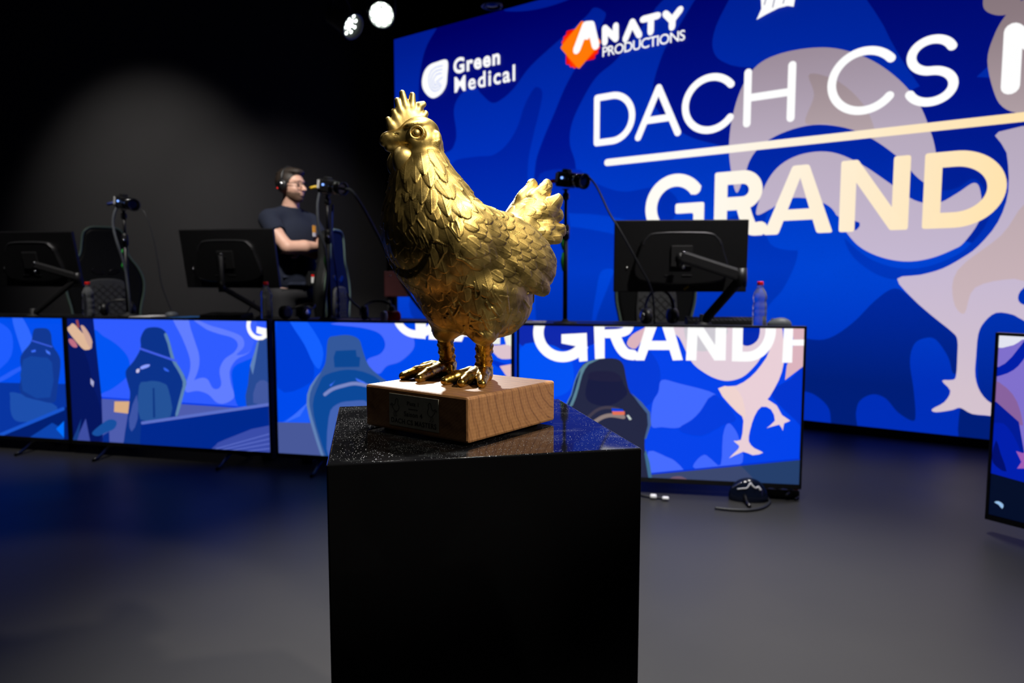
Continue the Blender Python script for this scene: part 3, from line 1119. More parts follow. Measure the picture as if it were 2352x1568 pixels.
T.poly([(535, 850), (560, 830), (640, 815), (640, 930), (560, 935), (543, 920), (537, 885)], S(0, 80, 240), 3)
T.poly([(236, 912), (562, 934), (640, 925), (640, 1100), (236, 1100)], S(78, 92, 172))
T.line([(236, 913), (562, 935)], 4, S(0, 60, 225), 2)
# dark wall strip and the standing figure on the picture
T.poly([(120, 715), (215, 715), (225, 810), (236, 913), (239, 1010), (225, 1060), (120, 1060)], S(4, 24, 104))
T.poly([(160, 775), (185, 790), (205, 830), (215, 880), (232, 930), (236, 985), (215, 1060), (150, 1060), (150, 800)], S(3, 20, 92), 3)
T.poly([(158, 758), (163, 748), (172, 743), (192, 764), (213, 778), (212, 798), (203, 803), (190, 798)], S(222, 182, 152), 3)
T.poly([(188, 748), (197, 750), (212, 775), (213, 800), (204, 790), (195, 768)], S(206, 166, 150), 3)
T.poly([(161, 778), (172, 780), (181, 795), (172, 797), (163, 788)], S(190, 110, 130), 3)
T.poly([(182, 734), (186, 752), (180, 752), (177, 735)], S(150, 70, 70))
T.poly([(211, 868), (219, 876), (217, 888), (211, 880)], S(170, 170, 210))
T.poly([(174, 1022), (189, 985), (200, 960), (212, 1022)], S(60, 76, 160))
T.poly([(165, 1020), (180, 985), (190, 960), (184, 1000), (176, 1022)], S(20, 58, 130))
# beige box, armrest
T.poly([(266, 921), (300, 921), (298, 949), (265, 945)], S(216, 172, 132))
T.poly([(240, 998), (254, 990), (255, 1024), (239, 1024)], S(5, 44, 140))
T.poly([(216, 991), (235, 974), (255, 962), (271, 967), (266, 983), (245, 993), (230, 1000), (218, 998)], S(22, 78, 158), 3)
# chair
T.poly([(336, 756), (326, 777), (326, 800), (310, 829), (292, 852), (297, 880), (302, 900), (300, 926), (296, 958), (288, 1010), (290, 1050), (420, 1050), (412, 952), (426, 900),
        (431, 874), (417, 845), (404, 824), (394, 787), (386, 765), (372, 753), (352, 751)], S(10, 50, 138), 3)
T.poly([(386, 765), (394, 787), (404, 824), (417, 845), (431, 874), (426, 900), (412, 952), (406, 950), (419, 900), (423, 876), (410, 848), (397, 826), (388, 789), (380, 768)], S(92, 132, 175), 2)
T.poly([(323, 885), (340, 876), (357, 874), (378, 879), (390, 893), (395, 955), (326, 962)], S(36, 82, 152), 3)
T.poly([(354, 890), (358, 890), (360, 958), (355, 958)], S(14, 54, 130))
T.line([(326, 800), (410, 829)], 5, S(66, 94, 232), 2)
T.poly([(326, 842), (336, 837), (347, 836), (346, 841), (334, 846), (327, 847)], S(140, 160, 255), 2)
T.poly([(379, 843), (388, 847), (392, 853), (382, 850)], S(50, 100, 240), 2)
T.poly([(317, 848), (324, 846), (323, 854), (317, 855)], S(200, 195, 230), 2)
T.poly([(318, 905), (320, 960), (306, 990), (300, 960)], S(60, 84, 165), 2)
# letter at the upper right
c = T.px(598, 748)
R_ = abs(T.px(598, 720)[1]-c[1])
T.ribbon(arc(c[0], c[1], R_*0.98, R_, 62, 312, 24), R_*0.36, (1, 1, 1))
T.poly([(593, 749), (621, 755), (619, 783), (608, 781), (607, 769), (592, 764)], (1, 1, 1))
T.poly([(594, 784), (607, 780), (622, 788), (626, 930), (569, 930), (573, 881), (578, 839), (588, 807)], S(40, 74, 148), 2)
T.poly([(592, 880), (610, 872), (622, 885), (624, 924), (585, 924)], S(66, 88, 160), 2)
T.poly([(588, 807), (594, 784), (598, 784), (590, 830), (584, 860), (578, 839)], S(96, 130, 185))
# desk and keyboard
T.poly([(328, 972), (640, 926), (640, 1100), (322, 1100)], S(0, 40, 142))
T.line([(331, 970), (632, 926)], 7, S(92, 112, 200), 2)
T.poly([(484, 1036), (500, 1020), (520, 1008), (640, 972), (640, 1060), (484, 1050)], S(58, 76, 168), 2)
for k in range(5):
    T.line([(500+k*6, 1029+k*4), (640, 990+k*12)], 2.2, S(92, 110, 200), 2)
finish_tv(T)

# --- third tv
T = make_tv('flat tv behind the trophy block showing a pale blue chair and cut letters', p3, A3)
T.poly([(600, 600), (1300, 600), (1300, 1200), (600, 1200)], S(0, 74, 236))
T.poly([(640, 720), (668, 738), (700, 790), (722, 840), (712, 880), (640, 890)], S(0, 62, 214), 4)
T.poly([(664, 730), (699, 730), (742, 797), (736, 845), (720, 832), (700, 790)], S(20, 96, 255), 4)
T.poly([(760, 743), (830, 752), (872, 765), (886, 790), (875, 812), (845, 825), (852, 845), (872, 858), (890, 840), (920, 830), (948, 805), (953, 785), (945, 765), (925, 745), (860, 736)], S(72, 106, 255), 4)
T.poly([(640, 975), (680, 950), (712, 930), (712, 975)], S(28, 92, 250))
T.poly([(655, 970), (685, 945), (712, 920), (690, 955)], S(60, 112, 255))
T.poly([(1050, 770), (1120, 760), (1130, 830), (1100, 870), (1020, 860)], S(0, 60, 212), 4)
T.poly([(600, 968), (1300, 982), (1300, 1200), (600, 1200)], S(72, 88, 152))
T.poly([(755, 779), (773, 771), (803, 769), (826, 779), (834, 802), (849, 840), (880, 868), (905, 890), (915, 960), (890, 1080), (755, 1070), (742, 1044), (729, 1006), (714, 955), (709, 917),
        (717, 886), (739, 853), (750, 828)], S(52, 88, 154), 3)
T.poly([(750, 860), (800, 848), (850, 858), (880, 885), (880, 960), (850, 1060), (765, 1060), (735, 1000), (720, 930), (735, 880)], S(12, 72, 152), 3)
T.poly([(773, 805), (819, 803), (821, 818), (829, 820), (827, 842), (770, 843), (768, 820)], S(12, 70, 146))
T.poly([(740, 853), (720, 886), (712, 917), (718, 955), (745, 1044), (752, 1056), (744, 1056), (726, 1006), (706, 930), (714, 886)], S(96, 128, 180), 2)
T.line([(748, 905), (765, 893), (790, 885), (819, 880), (860, 888)], 8, S(122, 136, 196), 4)
T.poly([(758, 884), (770, 876), (772, 872), (762, 886)], S(60, 110, 255))
T.poly([(818, 867), (838, 876), (846, 882), (822, 874)], S(60, 110, 255))
T.poly([(757, 958), (775, 928), (810, 920), (850, 926), (860, 1000), (845, 1070), (760, 1060)], S(66, 98, 178), 3)
WT = (1, 1, 1)
c = T.px(957, 720)
R_ = abs(T.px(957, 767)[1]-c[1])
T.ribbon(arc(c[0], c[1], R_*1.03, R_, 62, 330, 36), R_*0.38, WT)
T.poly([(955, 730), (981, 730), (979, 778), (957, 776)], WT)
T.poly([(988, 730), (1008, 730), (1006, 780), (986, 779)], WT)
T.line([(1008, 750), (1020, 765), (1042, 776)], 17, WT, 4)
T.poly([(1062, 735), (1082, 735), (1062, 784), (1040, 783)], WT)
T.poly([(1078, 735), (1098, 735), (1124, 790), (1102, 789)], WT)
T.poly([(1052, 758), (1106, 758), (1112, 772), (1048, 772)], WT)
T.poly([(1128, 796), (1150, 792), (1195, 790), (1195, 818), (1165, 824), (1145, 820)], S(222, 196, 206), 2)
T.poly([(1131, 735), (1150, 735), (1150, 790), (1131, 790)], S(240, 240, 228))
T.poly([(1150, 735), (1187, 790), (1164, 792)], S(240, 240, 228))
T.poly([(1170, 735), (1189, 735), (1189, 795), (1172, 794)], S(246, 246, 230))
T.poly([(1125, 822), (1165, 836), (1195, 828), (1195, 842), (1150, 846)], S(0, 48, 200), 2)
T.poly([(1149, 840), (1195, 832), (1195, 884), (1164, 862)], S(226, 190, 194))
finish_tv(T)

# --- fourth tv, the large one on the right
T = make_tv('flat tv right of the plinth showing GRAND letters and a pink bird leg', p4, A4)
T.poly([(1100, 600), (1950, 600), (1950, 1250), (1100, 1250)], S(0, 66, 234))
T.poly([(1195, 735), (1420, 735), (1400, 770), (1330, 800), (1240, 800), (1195, 790)], S(14, 40, 172), 3)
T.poly([(1195, 800), (1260, 790), (1305, 815), (1318, 850), (1312, 890), (1280, 910), (1195, 920)], S(0, 82, 244), 4)
T.poly([(1470, 790), (1500, 815), (1516, 850), (1512, 895), (1485, 932), (1430, 930), (1430, 790)], S(0, 58, 216), 4)
T.poly([(1499, 925), (1512, 900), (1520, 872), (1560, 880), (1642, 904), (1620, 930), (1591, 961), (1559, 981), (1520, 980), (1496, 977)], S(66, 106, 255), 4)
T.poly([(1489, 1035), (1531, 1048), (1553, 1060), (1568, 1085), (1495, 1092)], S(70, 108, 255), 3)
T.poly([(1596, 1075), (1598, 1058), (1617, 1043), (1633, 1053), (1655, 1066), (1660, 1000), (1671, 971), (1687, 984), (1698, 1010), (1705, 1060), (1660, 1078)], S(64, 104, 255), 3)
T.poly([(1770, 900), (1815, 870), (1850, 850), (1850, 1020), (1836, 975), (1800, 940)], S(0, 52, 206), 3)
T.poly([(1640, 905), (1600, 955), (1558, 985), (1610, 1000), (1660, 975), (1690, 960)], S(0, 60, 222), 3)
PK, PK2 = S(226, 206, 218), S(220, 180, 190)
T.poly([(1440, 790), (1452, 768), (1485, 748), (1470, 735), (1500, 735), (1480, 770), (1460, 800)], PK2, 3)
T.poly([(1530, 735), (1560, 775), (1578, 812), (1592, 835), (1614, 853), (1642, 868), (1671, 874), (1703, 866), (1728, 845), (1748, 818), (1760, 780), (1740, 735)], PK, 4)
T.poly([(1575, 745), (1640, 740), (1672, 760), (1640, 800), (1600, 805), (1578, 785)], S(206, 202, 210), 3)
T.poly([(1690, 740), (1740, 740), (1742, 775), (1724, 792), (1705, 790), (1705, 760)], S(0, 42, 176), 3)
T.poly([(1649, 891), (1690, 885), (1722, 866), (1748, 837), (1768, 800), (1772, 735), (1792, 735), (1799, 789), (1799, 834), (1788, 872), (1767, 910), (1763, 917), (1783, 930), (1795, 952), (1814, 965),
        (1800, 971), (1797, 988), (1789, 974), (1760, 982), (1779, 965), (1770, 939), (1748, 933), (1732, 955), (1722, 987), (1719, 1012), (1732, 1028), (1752, 1038), (1728, 1044), (1706, 1036),
        (1674, 1051), (1693, 1032), (1697, 1022), (1684, 1011), (1701, 1009), (1706, 977), (1704, 955), (1677, 930)], S(234, 208, 216), 2)
T.poly([(1649, 891), (1685, 888), (1705, 915), (1712, 955), (1704, 955), (1677, 930)], S(240, 212, 208), 2)
T.poly([(1802, 872), (1806, 840), (1822, 790), (1818, 740), (1860, 740), (1860, 828)], PK2)
# letters
c = T.px(1292, 764)
R_ = abs(T.px(1292, 819)[1]-c[1])
T.ribbon(arc(c[0], c[1], R_*1.0, R_, 40, 332, 36), R_*0.44, WT)
T.poly([(1290, 767), (1348, 764), (1350, 828), (1331, 830), (1326, 795), (1290, 788)], WT)
T.poly([(1364, 740), (1389, 740), (1389, 824), (1367, 824)], WT)
T.line([(1389, 740), (1440, 742), (1442, 756), (1425, 764), (1389, 766)], 20, WT, 4, False)
T.line([(1412, 768), (1424, 795), (1438, 811), (1457, 815)], 24, WT, 4, False)
T.poly([(1487, 735), (1514, 735), (1480, 827), (1459, 827)], WT)
T.poly([(1516, 735), (1542, 735), (1568, 826), (1545, 827)], WT)
T.poly([(1488, 782), (1540, 782), (1548, 803), (1480, 803)], WT)
T.poly([(1580, 740), (1603, 740), (1599, 827), (1575, 827)], WT)
T.poly([(1583, 740), (1608, 740), (1665, 827), (1640, 827)], WT)
T.poly([(1643, 740), (1668, 740), (1666, 827), (1641, 827)], WT)
T.poly([(1682, 740), (1706, 740), (1704, 829), (1680, 829)], WT)
c = T.px(1706, 758)
R_ = abs(T.px(1706, 818)[1]-c[1])
T.ribbon([T.px(1692, 818)]+arc(c[0]+0.02, c[1], R_*0.84, R_, -90, 60, 24), R_*0.38, WT)
T.poly([(1800, 740), (1821, 740), (1818, 832), (1795, 832)], WT)
T.poly([(1806, 779), (1850, 779), (1850, 793), (1806, 793)], WT)
# floor of the picture
T.poly([(1200, 1102), (1495, 1086), (1860, 1050), (1860, 1200), (1200, 1200)], S(58, 70, 108))
T.poly([(1700, 1066), (1860, 1050), (1860, 1130), (1760, 1130)], S(36, 62, 106))
T.line([(1495, 1086), (1860, 1050)], 4, S(0, 52, 210), 2)
T.poly([(1535, 1102), (1545, 1093), (1565, 1092), (1580, 1103)], S(112, 86, 108), 2)
# chair
T.poly([(1285, 960), (1307, 923), (1320, 879), (1330, 850), (1346, 831), (1378, 823), (1416, 823), (1432, 837), (1438, 866), (1448, 901), (1473, 923), (1491, 945), (1492, 974), (1481, 1006),
        (1483, 1050), (1492, 1083), (1494, 1105), (1420, 1110), (1310, 1080)], S(34, 38, 66), 3)
T.poly([(1300, 930), (1312, 905), (1320, 875), (1332, 848), (1350, 830), (1378, 824), (1352, 836), (1338, 860), (1330, 890), (1316, 930)], S(92, 132, 150), 2)
T.poly([(1302, 930), (1314, 905), (1323, 872), (1335, 848), (1330, 866), (1322, 895), (1308, 932)], S(16, 36, 92), 2)
T.poly([(1352, 868), (1360, 860), (1420, 862), (1432, 880), (1440, 905), (1400, 930), (1360, 925), (1345, 905)], S(22, 26, 62), 3)
T.poly([(1352, 860), (1364, 852), (1405, 852), (1424, 862), (1424, 875), (1360, 872)], S(30, 30, 62), 3)
T.line([(1350, 958), (1372, 940), (1395, 934), (1420, 938)], 7, S(66, 60, 76), 4)
T.line([(1368, 966), (1385, 956), (1405, 952), (1432, 956)], 9, S(142, 126, 122), 4)
T.poly([(1405, 936), (1430, 938), (1434, 944), (1406, 944)], S(0, 62, 212))
T.poly([(1406, 943), (1435, 943), (1435, 951), (1408, 951)], S(226, 112, 84))
T.poly([(1439, 952), (1444, 951), (1451, 961), (1446, 963)], S(198, 210, 205))
T.poly([(1450, 901), (1473, 921), (1493, 945), (1495, 974), (1484, 1006), (1480, 1006), (1488, 974), (1486, 948), (1468, 926)], S(70, 96, 140))
T.poly([(1483, 1030), (1492, 1060), (1498, 1100), (1490, 1100), (1480, 1040)], S(62, 106, 140))
finish_tv(T)

# --- fifth tv at the right frame edge
T = make_tv('flat tv cut by the right frame edge, angled, showing purple shapes', p5, A5)
T.poly([(2200, 600), (3600, 600), (3600, 1900), (2200, 1900)], S(128, 112, 204))
T.poly([(2260, 868), (2300, 862), (2330, 849), (2352, 826), (2380, 780), (2380, 740), (2370, 760), (2326, 819), (2296, 842), (2260, 846)], S(0, 30, 168), 2)
T.poly([(2280, 745), (2400, 745), (2390, 770), (2349, 780), (2330, 792), (2280, 797)], S(226, 228, 240), 2)
T.poly([(2280, 872), (2315, 891), (2338, 922), (2350, 965), (2344, 975), (2280, 915)], S(136, 98, 158), 2)
T.poly([(2240, 910), (2290, 922), (2342, 968), (2354, 1036), (2400, 1100), (2400, 1130), (2240, 1090)], S(0, 26, 150))
T.poly([(2240, 990), (2296, 970), (2320, 985), (2340, 1020), (2352, 1060), (2352, 1108), (2240, 1090)], S(0, 30, 172), 3)
T.poly([(2290, 1010), (2300, 1040), (2314, 1082), (2290, 1070), (2280, 1050)], S(0, 14, 108), 2)
T.poly([(2336, 1035), (2352, 1040), (2370, 1020), (2370, 1075), (2338, 1075), (2348, 1060)], S(158, 92, 178))
T.poly([(2200, 1080), (2280, 1086), (2352, 1106), (3600, 1500), (3600, 1900), (2200, 1900)], S(4, 14, 40))
T.poly([(2286, 1152), (2296, 1150), (2307, 1158), (2304, 1167), (2296, 1158)], S(150, 190, 232), 2)
finish_tv(T)
# ------------------------------------------------------------------ glossy plinth with the trophy
def add(nt, t, **kw):
    n = nt.nodes.new('ShaderNode'+t)
    for k, v in kw.items():
        setattr(n, k, v)
    return n


def plinth_mat():
    m = mat('black_acrylic', (0.0035, 0.0035, 0.004), 0.05, spec=0.5, coat=0.3)
    nt = m.node_tree
    b = nt.nodes['Principled BSDF']
    L = nt.links.new
    tc = add(nt, 'TexCoord')
    geo = add(nt, 'NewGeometry')
    sep = add(nt, 'SeparateXYZ')
    L(tc.outputs['Normal'], sep.inputs[0])
    up = add(nt, 'MapRange')
    up.inputs['From Min'].default_value = 0.7
    up.inputs['From Max'].default_value = 0.95
    L(sep.outputs['Z'], up.inputs['Value'])
    # dust grains
    vo = add(nt, 'TexVoronoi')
    vo.inputs['Scale'].default_value = 500
    L(tc.outputs['Object'], vo.inputs['Vector'])
    dd = add(nt, 'MapRange')
    dd.inputs['From Min'].default_value = 0.24
    dd.inputs['From Max'].default_value = 0.05
    L(vo.outputs['Distance'], dd.inputs['Value'])
    wn = add(nt, 'TexWhiteNoise')
    L(vo.outputs['Position'], wn.inputs['Vector'])
    big = add(nt, 'TexNoise')
    big.inputs['Scale'].default_value = 11
    big.inputs['Detail'].default_value = 4
    L(tc.outputs['Object'], big.inputs['Vector'])
    thr = add(nt, 'MapRange')
    thr.inputs['From Min'].default_value = 0.36
    thr.inputs['From Max'].default_value = 0.70
    thr.inputs['To Min'].default_value = 0.97
    thr.inputs['To Max'].default_value = 0.25
    L(big.outputs['Fac'], thr.inputs['Value'])
    gt = add(nt, 'Math', operation='GREATER_THAN')
    L(wn.outputs['Value'], gt.inputs[0])
    L(thr.outputs['Result'], gt.inputs[1])
    m1 = add(nt, 'Math', operation='MULTIPLY')
    L(gt.outputs[0], m1.inputs[0])
    L(dd.outputs['Result'], m1.inputs[1])
    # wiped streaks
    mp = add(nt, 'Mapping')
    mp.inputs['Scale'].default_value = (4, 11, 1)
    mp.inputs['Rotation'].default_value = (0, 0, 0.35)
    L(tc.outputs['Object'], mp.inputs['Vector'])
    st = add(nt, 'TexNoise')
    st.inputs['Scale'].default_value = 2.2
    st.inputs['Detail'].default_value = 7
    st.inputs['Distortion'].default_value = 1.4
    L(mp.outputs[0], st.inputs['Vector'])
    sr = add(nt, 'MapRange')
    sr.inputs['From Min'].default_value = 0.52
    sr.inputs['From Max'].default_value = 0.78
    sr.inputs['To Max'].default_value = 0.045
    L(st.outputs['Fac'], sr.inputs['Value'])
    mxx = add(nt, 'Math', operation='MAXIMUM')
    L(m1.outputs[0], mxx.inputs[0])
    L(sr.outputs['Result'], mxx.inputs[1])
    m2 = add(nt, 'Math', operation='MULTIPLY')
    L(mxx.outputs[0], m2.inputs[0])
    L(up.outputs['Result'], m2.inputs[1])
    mx = add(nt, 'Mix', data_type='RGBA')
    mx.inputs['A'].default_value = (0.0035, 0.0035, 0.004, 1)
    mx.inputs['B'].default_value = (0.42, 0.44, 0.44, 1)
    L(m2.outputs[0], mx.inputs['Factor'])
    L(mx.outputs['Result'], b.inputs['Base Color'])
    rr = add(nt, 'MapRange')
    rr.inputs['To Min'].default_value = 0.045
    rr.inputs['To Max'].default_value = 0.5
    L(m2.outputs[0], rr.inputs['Value'])
    L(rr.outputs['Result'], b.inputs['Roughness'])
    return m


def wood_mat():
    m = mat('oiled_oak', (0.42, 0.22, 0.10), 0.5, spec=0.35)
    nt = m.node_tree
    b = nt.nodes['Principled BSDF']
    L = nt.links.new
    tc = add(nt, 'TexCoord')
    # growth rings round an axis far off the block, running along the block's x axis
    mp = add(nt, 'Mapping')
    mp.inputs['Location'].default_value = (-0.135, 0.0, -0.085)
    mp.inputs['Rotation'].default_value = (0.05, 0.03, 0.04)
    L(tc.outputs['Object'], mp.inputs['Vector'])
    nz = add(nt, 'TexNoise')
    nz.inputs['Scale'].default_value = 9
    nz.inputs['Detail'].default_value = 3
    L(tc.outputs['Object'], nz.inputs['Vector'])
    vm = add(nt, 'VectorMath', operation='MULTIPLY_ADD')
    vm.inputs[1].default_value = (0.016, 0.016, 0.016)
    L(nz.outputs['Color'], vm.inputs[0])
    L(mp.outputs[0], vm.inputs[2])
    wv = add(nt, 'TexWave', wave_type='RINGS', rings_direction='Y')
    wv.inputs['Scale'].default_value = 19
    wv.inputs['Distortion'].default_value = 2.6
    wv.inputs['Detail'].default_value = 2
    wv.inputs['Detail Scale'].default_value = 1.2
    L(vm.outputs[0], wv.inputs['Vector'])
    fine = add(nt, 'TexNoise')
    fine.inputs['Scale'].default_value = 26
    fine.inputs['Detail'].default_value = 6
    m3 = add(nt, 'Mapping')
    m3.inputs['Scale'].default_value = (22, 3, 5)
    L(tc.outputs['Object'], m3.inputs['Vector'])
    L(m3.outputs[0], fine.inputs['Vector'])
    cr = add(nt, 'ValToRGB')
    e = cr.color_ramp.elements
    e[0].position, e[0].color = 0.0, (0.215, 0.100, 0.045, 1)
    e[1].position, e[1].color = 1.0, (0.40, 0.200, 0.080, 1)
    n = e.new(0.28)
    n.color = (0.34, 0.165, 0.066, 1)
    wf = add(nt, 'TexWave', wave_type='RINGS', rings_direction='Y')
    wf.inputs['Scale'].default_value = 58
    wf.inputs['Distortion'].default_value = 3.0
    wf.inputs['Detail'].default_value = 3
    L(vm.outputs[0], wf.inputs['Vector'])
    wa = add(nt, 'Mix', data_type='FLOAT')
    wa.inputs['Factor'].default_value = 0.45
    L(wv.outputs['Fac'], wa.inputs['A'])
    L(wf.outputs['Fac'], wa.inputs['B'])
    L(wa.outputs['Result'], cr.inputs['Fac'])
    mx = add(nt, 'Mix', data_type='RGBA', blend_type='MULTIPLY')
    mx.inputs['Factor'].default_value = 0.75
    L(cr.outputs['Color'], mx.inputs['A'])
    c2 = add(nt, 'ValToRGB')
    c2.color_ramp.elements[0].position, c2.color_ramp.elements[0].color = 0.30, (0.70, 0.64, 0.60, 1)
    c2.color_ramp.elements[1].position, c2.color_ramp.elements[1].color = 0.62, (1, 1, 1, 1)
    L(fine.outputs['Fac'], c2.inputs['Fac'])
    L(c2.outputs['Color'], mx.inputs['B'])
    # slanting saw marks
    m4 = add(nt, 'Mapping')
    m4.inputs['Rotation'].default_value = (0.62, 0, 0)
    L(tc.outputs['Object'], m4.inputs['Vector'])
    sw = add(nt, 'TexWave', bands_direction='Z')
    sw.inputs['Scale'].default_value = 75
    sw.inputs['Distortion'].default_value = 3.0
    sw.inputs['Detail'].default_value = 2
    sw.inputs['Detail Scale'].default_value = 0.6
    L(m4.outputs[0], sw.inputs['Vector'])
    bp = add(nt, 'Bump')
    bp.inputs['Strength'].default_value = 0.10
    bp.inputs['Distance'].default_value = 0.0008
    L(sw.outputs['Fac'], bp.inputs['Height'])
    L(bp.outputs['Normal'], b.inputs['Normal'])
    L(mx.outputs['Result'], b.inputs['Base Color'])
    return m


def gold_mat(name, col, rough, dark=0.55, nscale=60):
    m = mat(name, col, rough, metal=1.0)
    nt = m.node_tree
    b = nt.nodes['Principled BSDF']
    L = nt.links.new
    tc = add(nt, 'TexCoord')
    n = add(nt, 'TexNoise')
    n.inputs['Scale'].default_value = nscale
    n.inputs['Detail'].default_value = 6
    L(tc.outputs['Object'], n.inputs['Vector'])
    mx = add(nt, 'Mix', data_type='RGBA')
    mx.inputs['A'].default_value = (*[c*dark for c in col], 1)
    mx.inputs['B'].default_value = (*col, 1)
    mr = add(nt, 'MapRange')
    mr.inputs['From Min'].default_value = 0.34
    mr.inputs['From Max'].default_value = 0.56
    L(n.outputs['Fac'], mr.inputs['Value'])
    L(mr.outputs['Result'], mx.inputs['Factor'])
    L(mx.outputs['Result'], b.inputs['Base Color'])
    r = add(nt, 'MapRange')
    r.inputs['To Min'].default_value = rough-0.07
    r.inputs['To Max'].default_value = rough+0.10
    L(n.outputs['Fac'], r.inputs['Value'])
    L(r.outputs['Result'], b.inputs['Roughness'])
    n2 = add(nt, 'TexNoise')
    n2.inputs['Scale'].default_value = 420
    n2.inputs['Detail'].default_value = 3
    L(tc.outputs['Object'], n2.inputs['Vector'])
    bp = add(nt, 'Bump')
    bp.inputs['Strength'].default_value = 0.12
    bp.inputs['Distance'].default_value = 0.0008
    L(n2.outputs['Fac'], bp.inputs['Height'])
    L(bp.outputs['Normal'], b.inputs['Normal'])
    return m


M['gold'] = gold_mat('brushed_gold_paint', (0.68, 0.485, 0.15), 0.44, 0.48, 48)
M['gold_smooth'] = gold_mat('smooth_gold_paint', (0.70, 0.52, 0.19), 0.44, 0.85)
M['gold_leg'] = gold_mat('dark_glossy_gold', (0.70, 0.46, 0.10), 0.27, 0.40, 150)
M['brass'] = mat('brushed_brass_plate', (0.34, 0.33, 0.27), 0.5, metal=0.4, noise=0.15, nscale=120)
M['engrave'] = mat('engraved_black', (0.006, 0.006, 0.006), 0.6, noise=0.2, nscale=200)

PTOP = 0.8357
mb = MB()
mb.box((0, 0, PTOP/2), (0.40, 0.40, PTOP), 0.003, None, 18)
plinth = mb.build('plinth', plinth_mat())
plinth.location = (-0.0666, 1.0445, 0)
plinth.rotation_euler = (0, 0, 0.2079)
tag(plinth, 'tall glossy black dusty plinth carrying the golden hen trophy', 'pedestal')

# trophy: the hen, its wooden block and plaque are fixed together
BZ = 0.9015
trophy = thing('trophy', 'golden hen statue fixed on a square oak block with an engraved plaque', 'trophy', (-0.076, 1.0385, PTOP), 0)
block_yaw = math.radians(52.4)
rotb = Matrix.Rotation(block_yaw, 4, 'Z')
mb = MB()
BH = BZ-PTOP-0.004
mb.box((0, 0, 0.004+BH/2), (0.2025, 0.2025, BH), 0.0035)
wood = mb.build('wooden_block', wood_mat(), trophy)
wood.rotation_euler = (0, 0, block_yaw)
for sx in (-1, 1):
    for sy in (-1, 1):
        mb = MB()
        mb.lathe([(0.010, 0.0), (0.010, 0.0042)], (sx*0.075, sy*0.075, 0), 16)
        mb.build('felt_pad', M['black_matte'], wood)
# plaque on the block's -x side (the side that faces the viewer's left)
FX = -0.2025/2
mb = MB()
mb.box((FX-0.0006, 0.000, 0.004+BH*0.50), (0.0014, 0.098, 0.046), 0.0004)
pl = mb.build('plaque', M['brass'], wood)


def plate_text(body, y, z, size, bold=0.02, sp=1.0):
    cu = bpy.data.curves.new('engraving', 'FONT')
    cu.body = body
    cu.size = size
    cu.align_x = 'CENTER'
    cu.offset = bold*0.4*size
    cu.space_character = sp
    cu.extrude = 0.0001
    to = bpy.data.objects.new('engraving', cu)
    COL.objects.link(to)
    me = bpy.data.meshes.new_from_object(to)
    bpy.data.objects.remove(to)
    # text x runs along -y of the block, text up is z, facing -x
    me.transform(Matrix(((0, 0, -1, FX-0.0015), (-1, 0, 0, y), (0, 1, 0, z), (0, 0, 0, 1))))
    return me


def join_meshes(name, mes, m, parent):
    bm = bmesh.new()
    for q in mes:
        bm.from_mesh(q)
    me = bpy.data.meshes.new(name)
    bm.to_mesh(me)
    bm.free()
    return obj(name, me, m, parent)


zc = 0.004+BH*0.50
lines = [plate_text('Platz 1', 0, zc+0.0090, 0.0078, 0.03, 1.15), plate_text('sponsored by', 0, zc+0.0030, 0.0030, 0.02, 1.1),
         plate_text('Saison 4', 0, zc-0.0070, 0.0098, 0.03, 1.12), plate_text('DACH CS MASTERS', 0, zc-0.0185, 0.0098, 0.03, 1.08)]
join_meshes('engraved_text', lines, M['engrave'], pl)
for cy in (0.036, -0.036):
    mb = MB()
    sg = 1 if cy > 0 else -1
    out = [(0.004, 0.016), (0.007, 0.012), (0.006, 0.006), (0.009, 0.000), (0.006, -0.006), (0.001, -0.008), (-0.004, -0.004), (-0.008, 0.003), (-0.011, 0.002), (-0.008, 0.006), (-0.004, 0.003),
           (0.000, 0.007), (0.001, 0.013), (0.004, 0.016)]
    mb.tube([(FX-0.0015, cy-sg*q[0]*0.9, zc+0.004+q[1]*0.8) for q in spline(out, 4)], 0.00035, 6)
    mb.tube([(FX-0.0015, cy-sg*0.001, zc-0.0024), (FX-0.0015, cy-sg*0.001, zc-0.0075), (FX-0.0015, cy-sg*0.004, zc-0.009)], 0.00035, 6)
    mb.tube([(FX-0.0015, cy+sg*0.002, zc-0.0024), (FX-0.0015, cy+sg*0.003, zc-0.008), (FX-0.0015, cy, zc-0.0095)], 0.00035, 6)
    mb.build('engraved_bird', M['engrave'], pl)

# ------------------------------------------------------------------ the hen (x forward, y its left, z up; origin on the block between its feet)
HY = math.radians(-135.0)           # heading: towards the viewer's left
HEADYAW = math.radians(-19.0)       # the head is turned to its right
hb = SDF((-0.27, -0.14, 0.025), (0.20, 0.14, 0.43), 0.0019)
RY = lambda a: Matrix.Rotation(math.radians(a), 4, 'Y')
RZ = lambda a: Matrix.Rotation(math.radians(a), 4, 'Z')
RX = lambda a: Matrix.Rotation(math.radians(a), 4, 'X')
# trunk
hb.ell((-0.006, 0, 0.176), (0.104, 0.080, 0.078), 0.0, RY(-22))
hb.ell((0.058, 0, 0.226), (0.069, 0.074, 0.080), 0.045, RY(10))
hb.ell((-0.052, 0, 0.150), (0.062, 0.064, 0.074), 0.035, RY(14))
hb.ell((-0.052, 0.004, 0.122), (0.056, 0.066, 0.058), 0.02)
hb.ell((0.012, 0, 0.124), (0.056, 0.050, 0.048), 0.02)
# thighs
for sy in (-1, 1):
    hb.cap((-0.008, sy*0.036, 0.128), (0.000, sy*0.045, 0.076), 0.052, 0.019, 0.030)
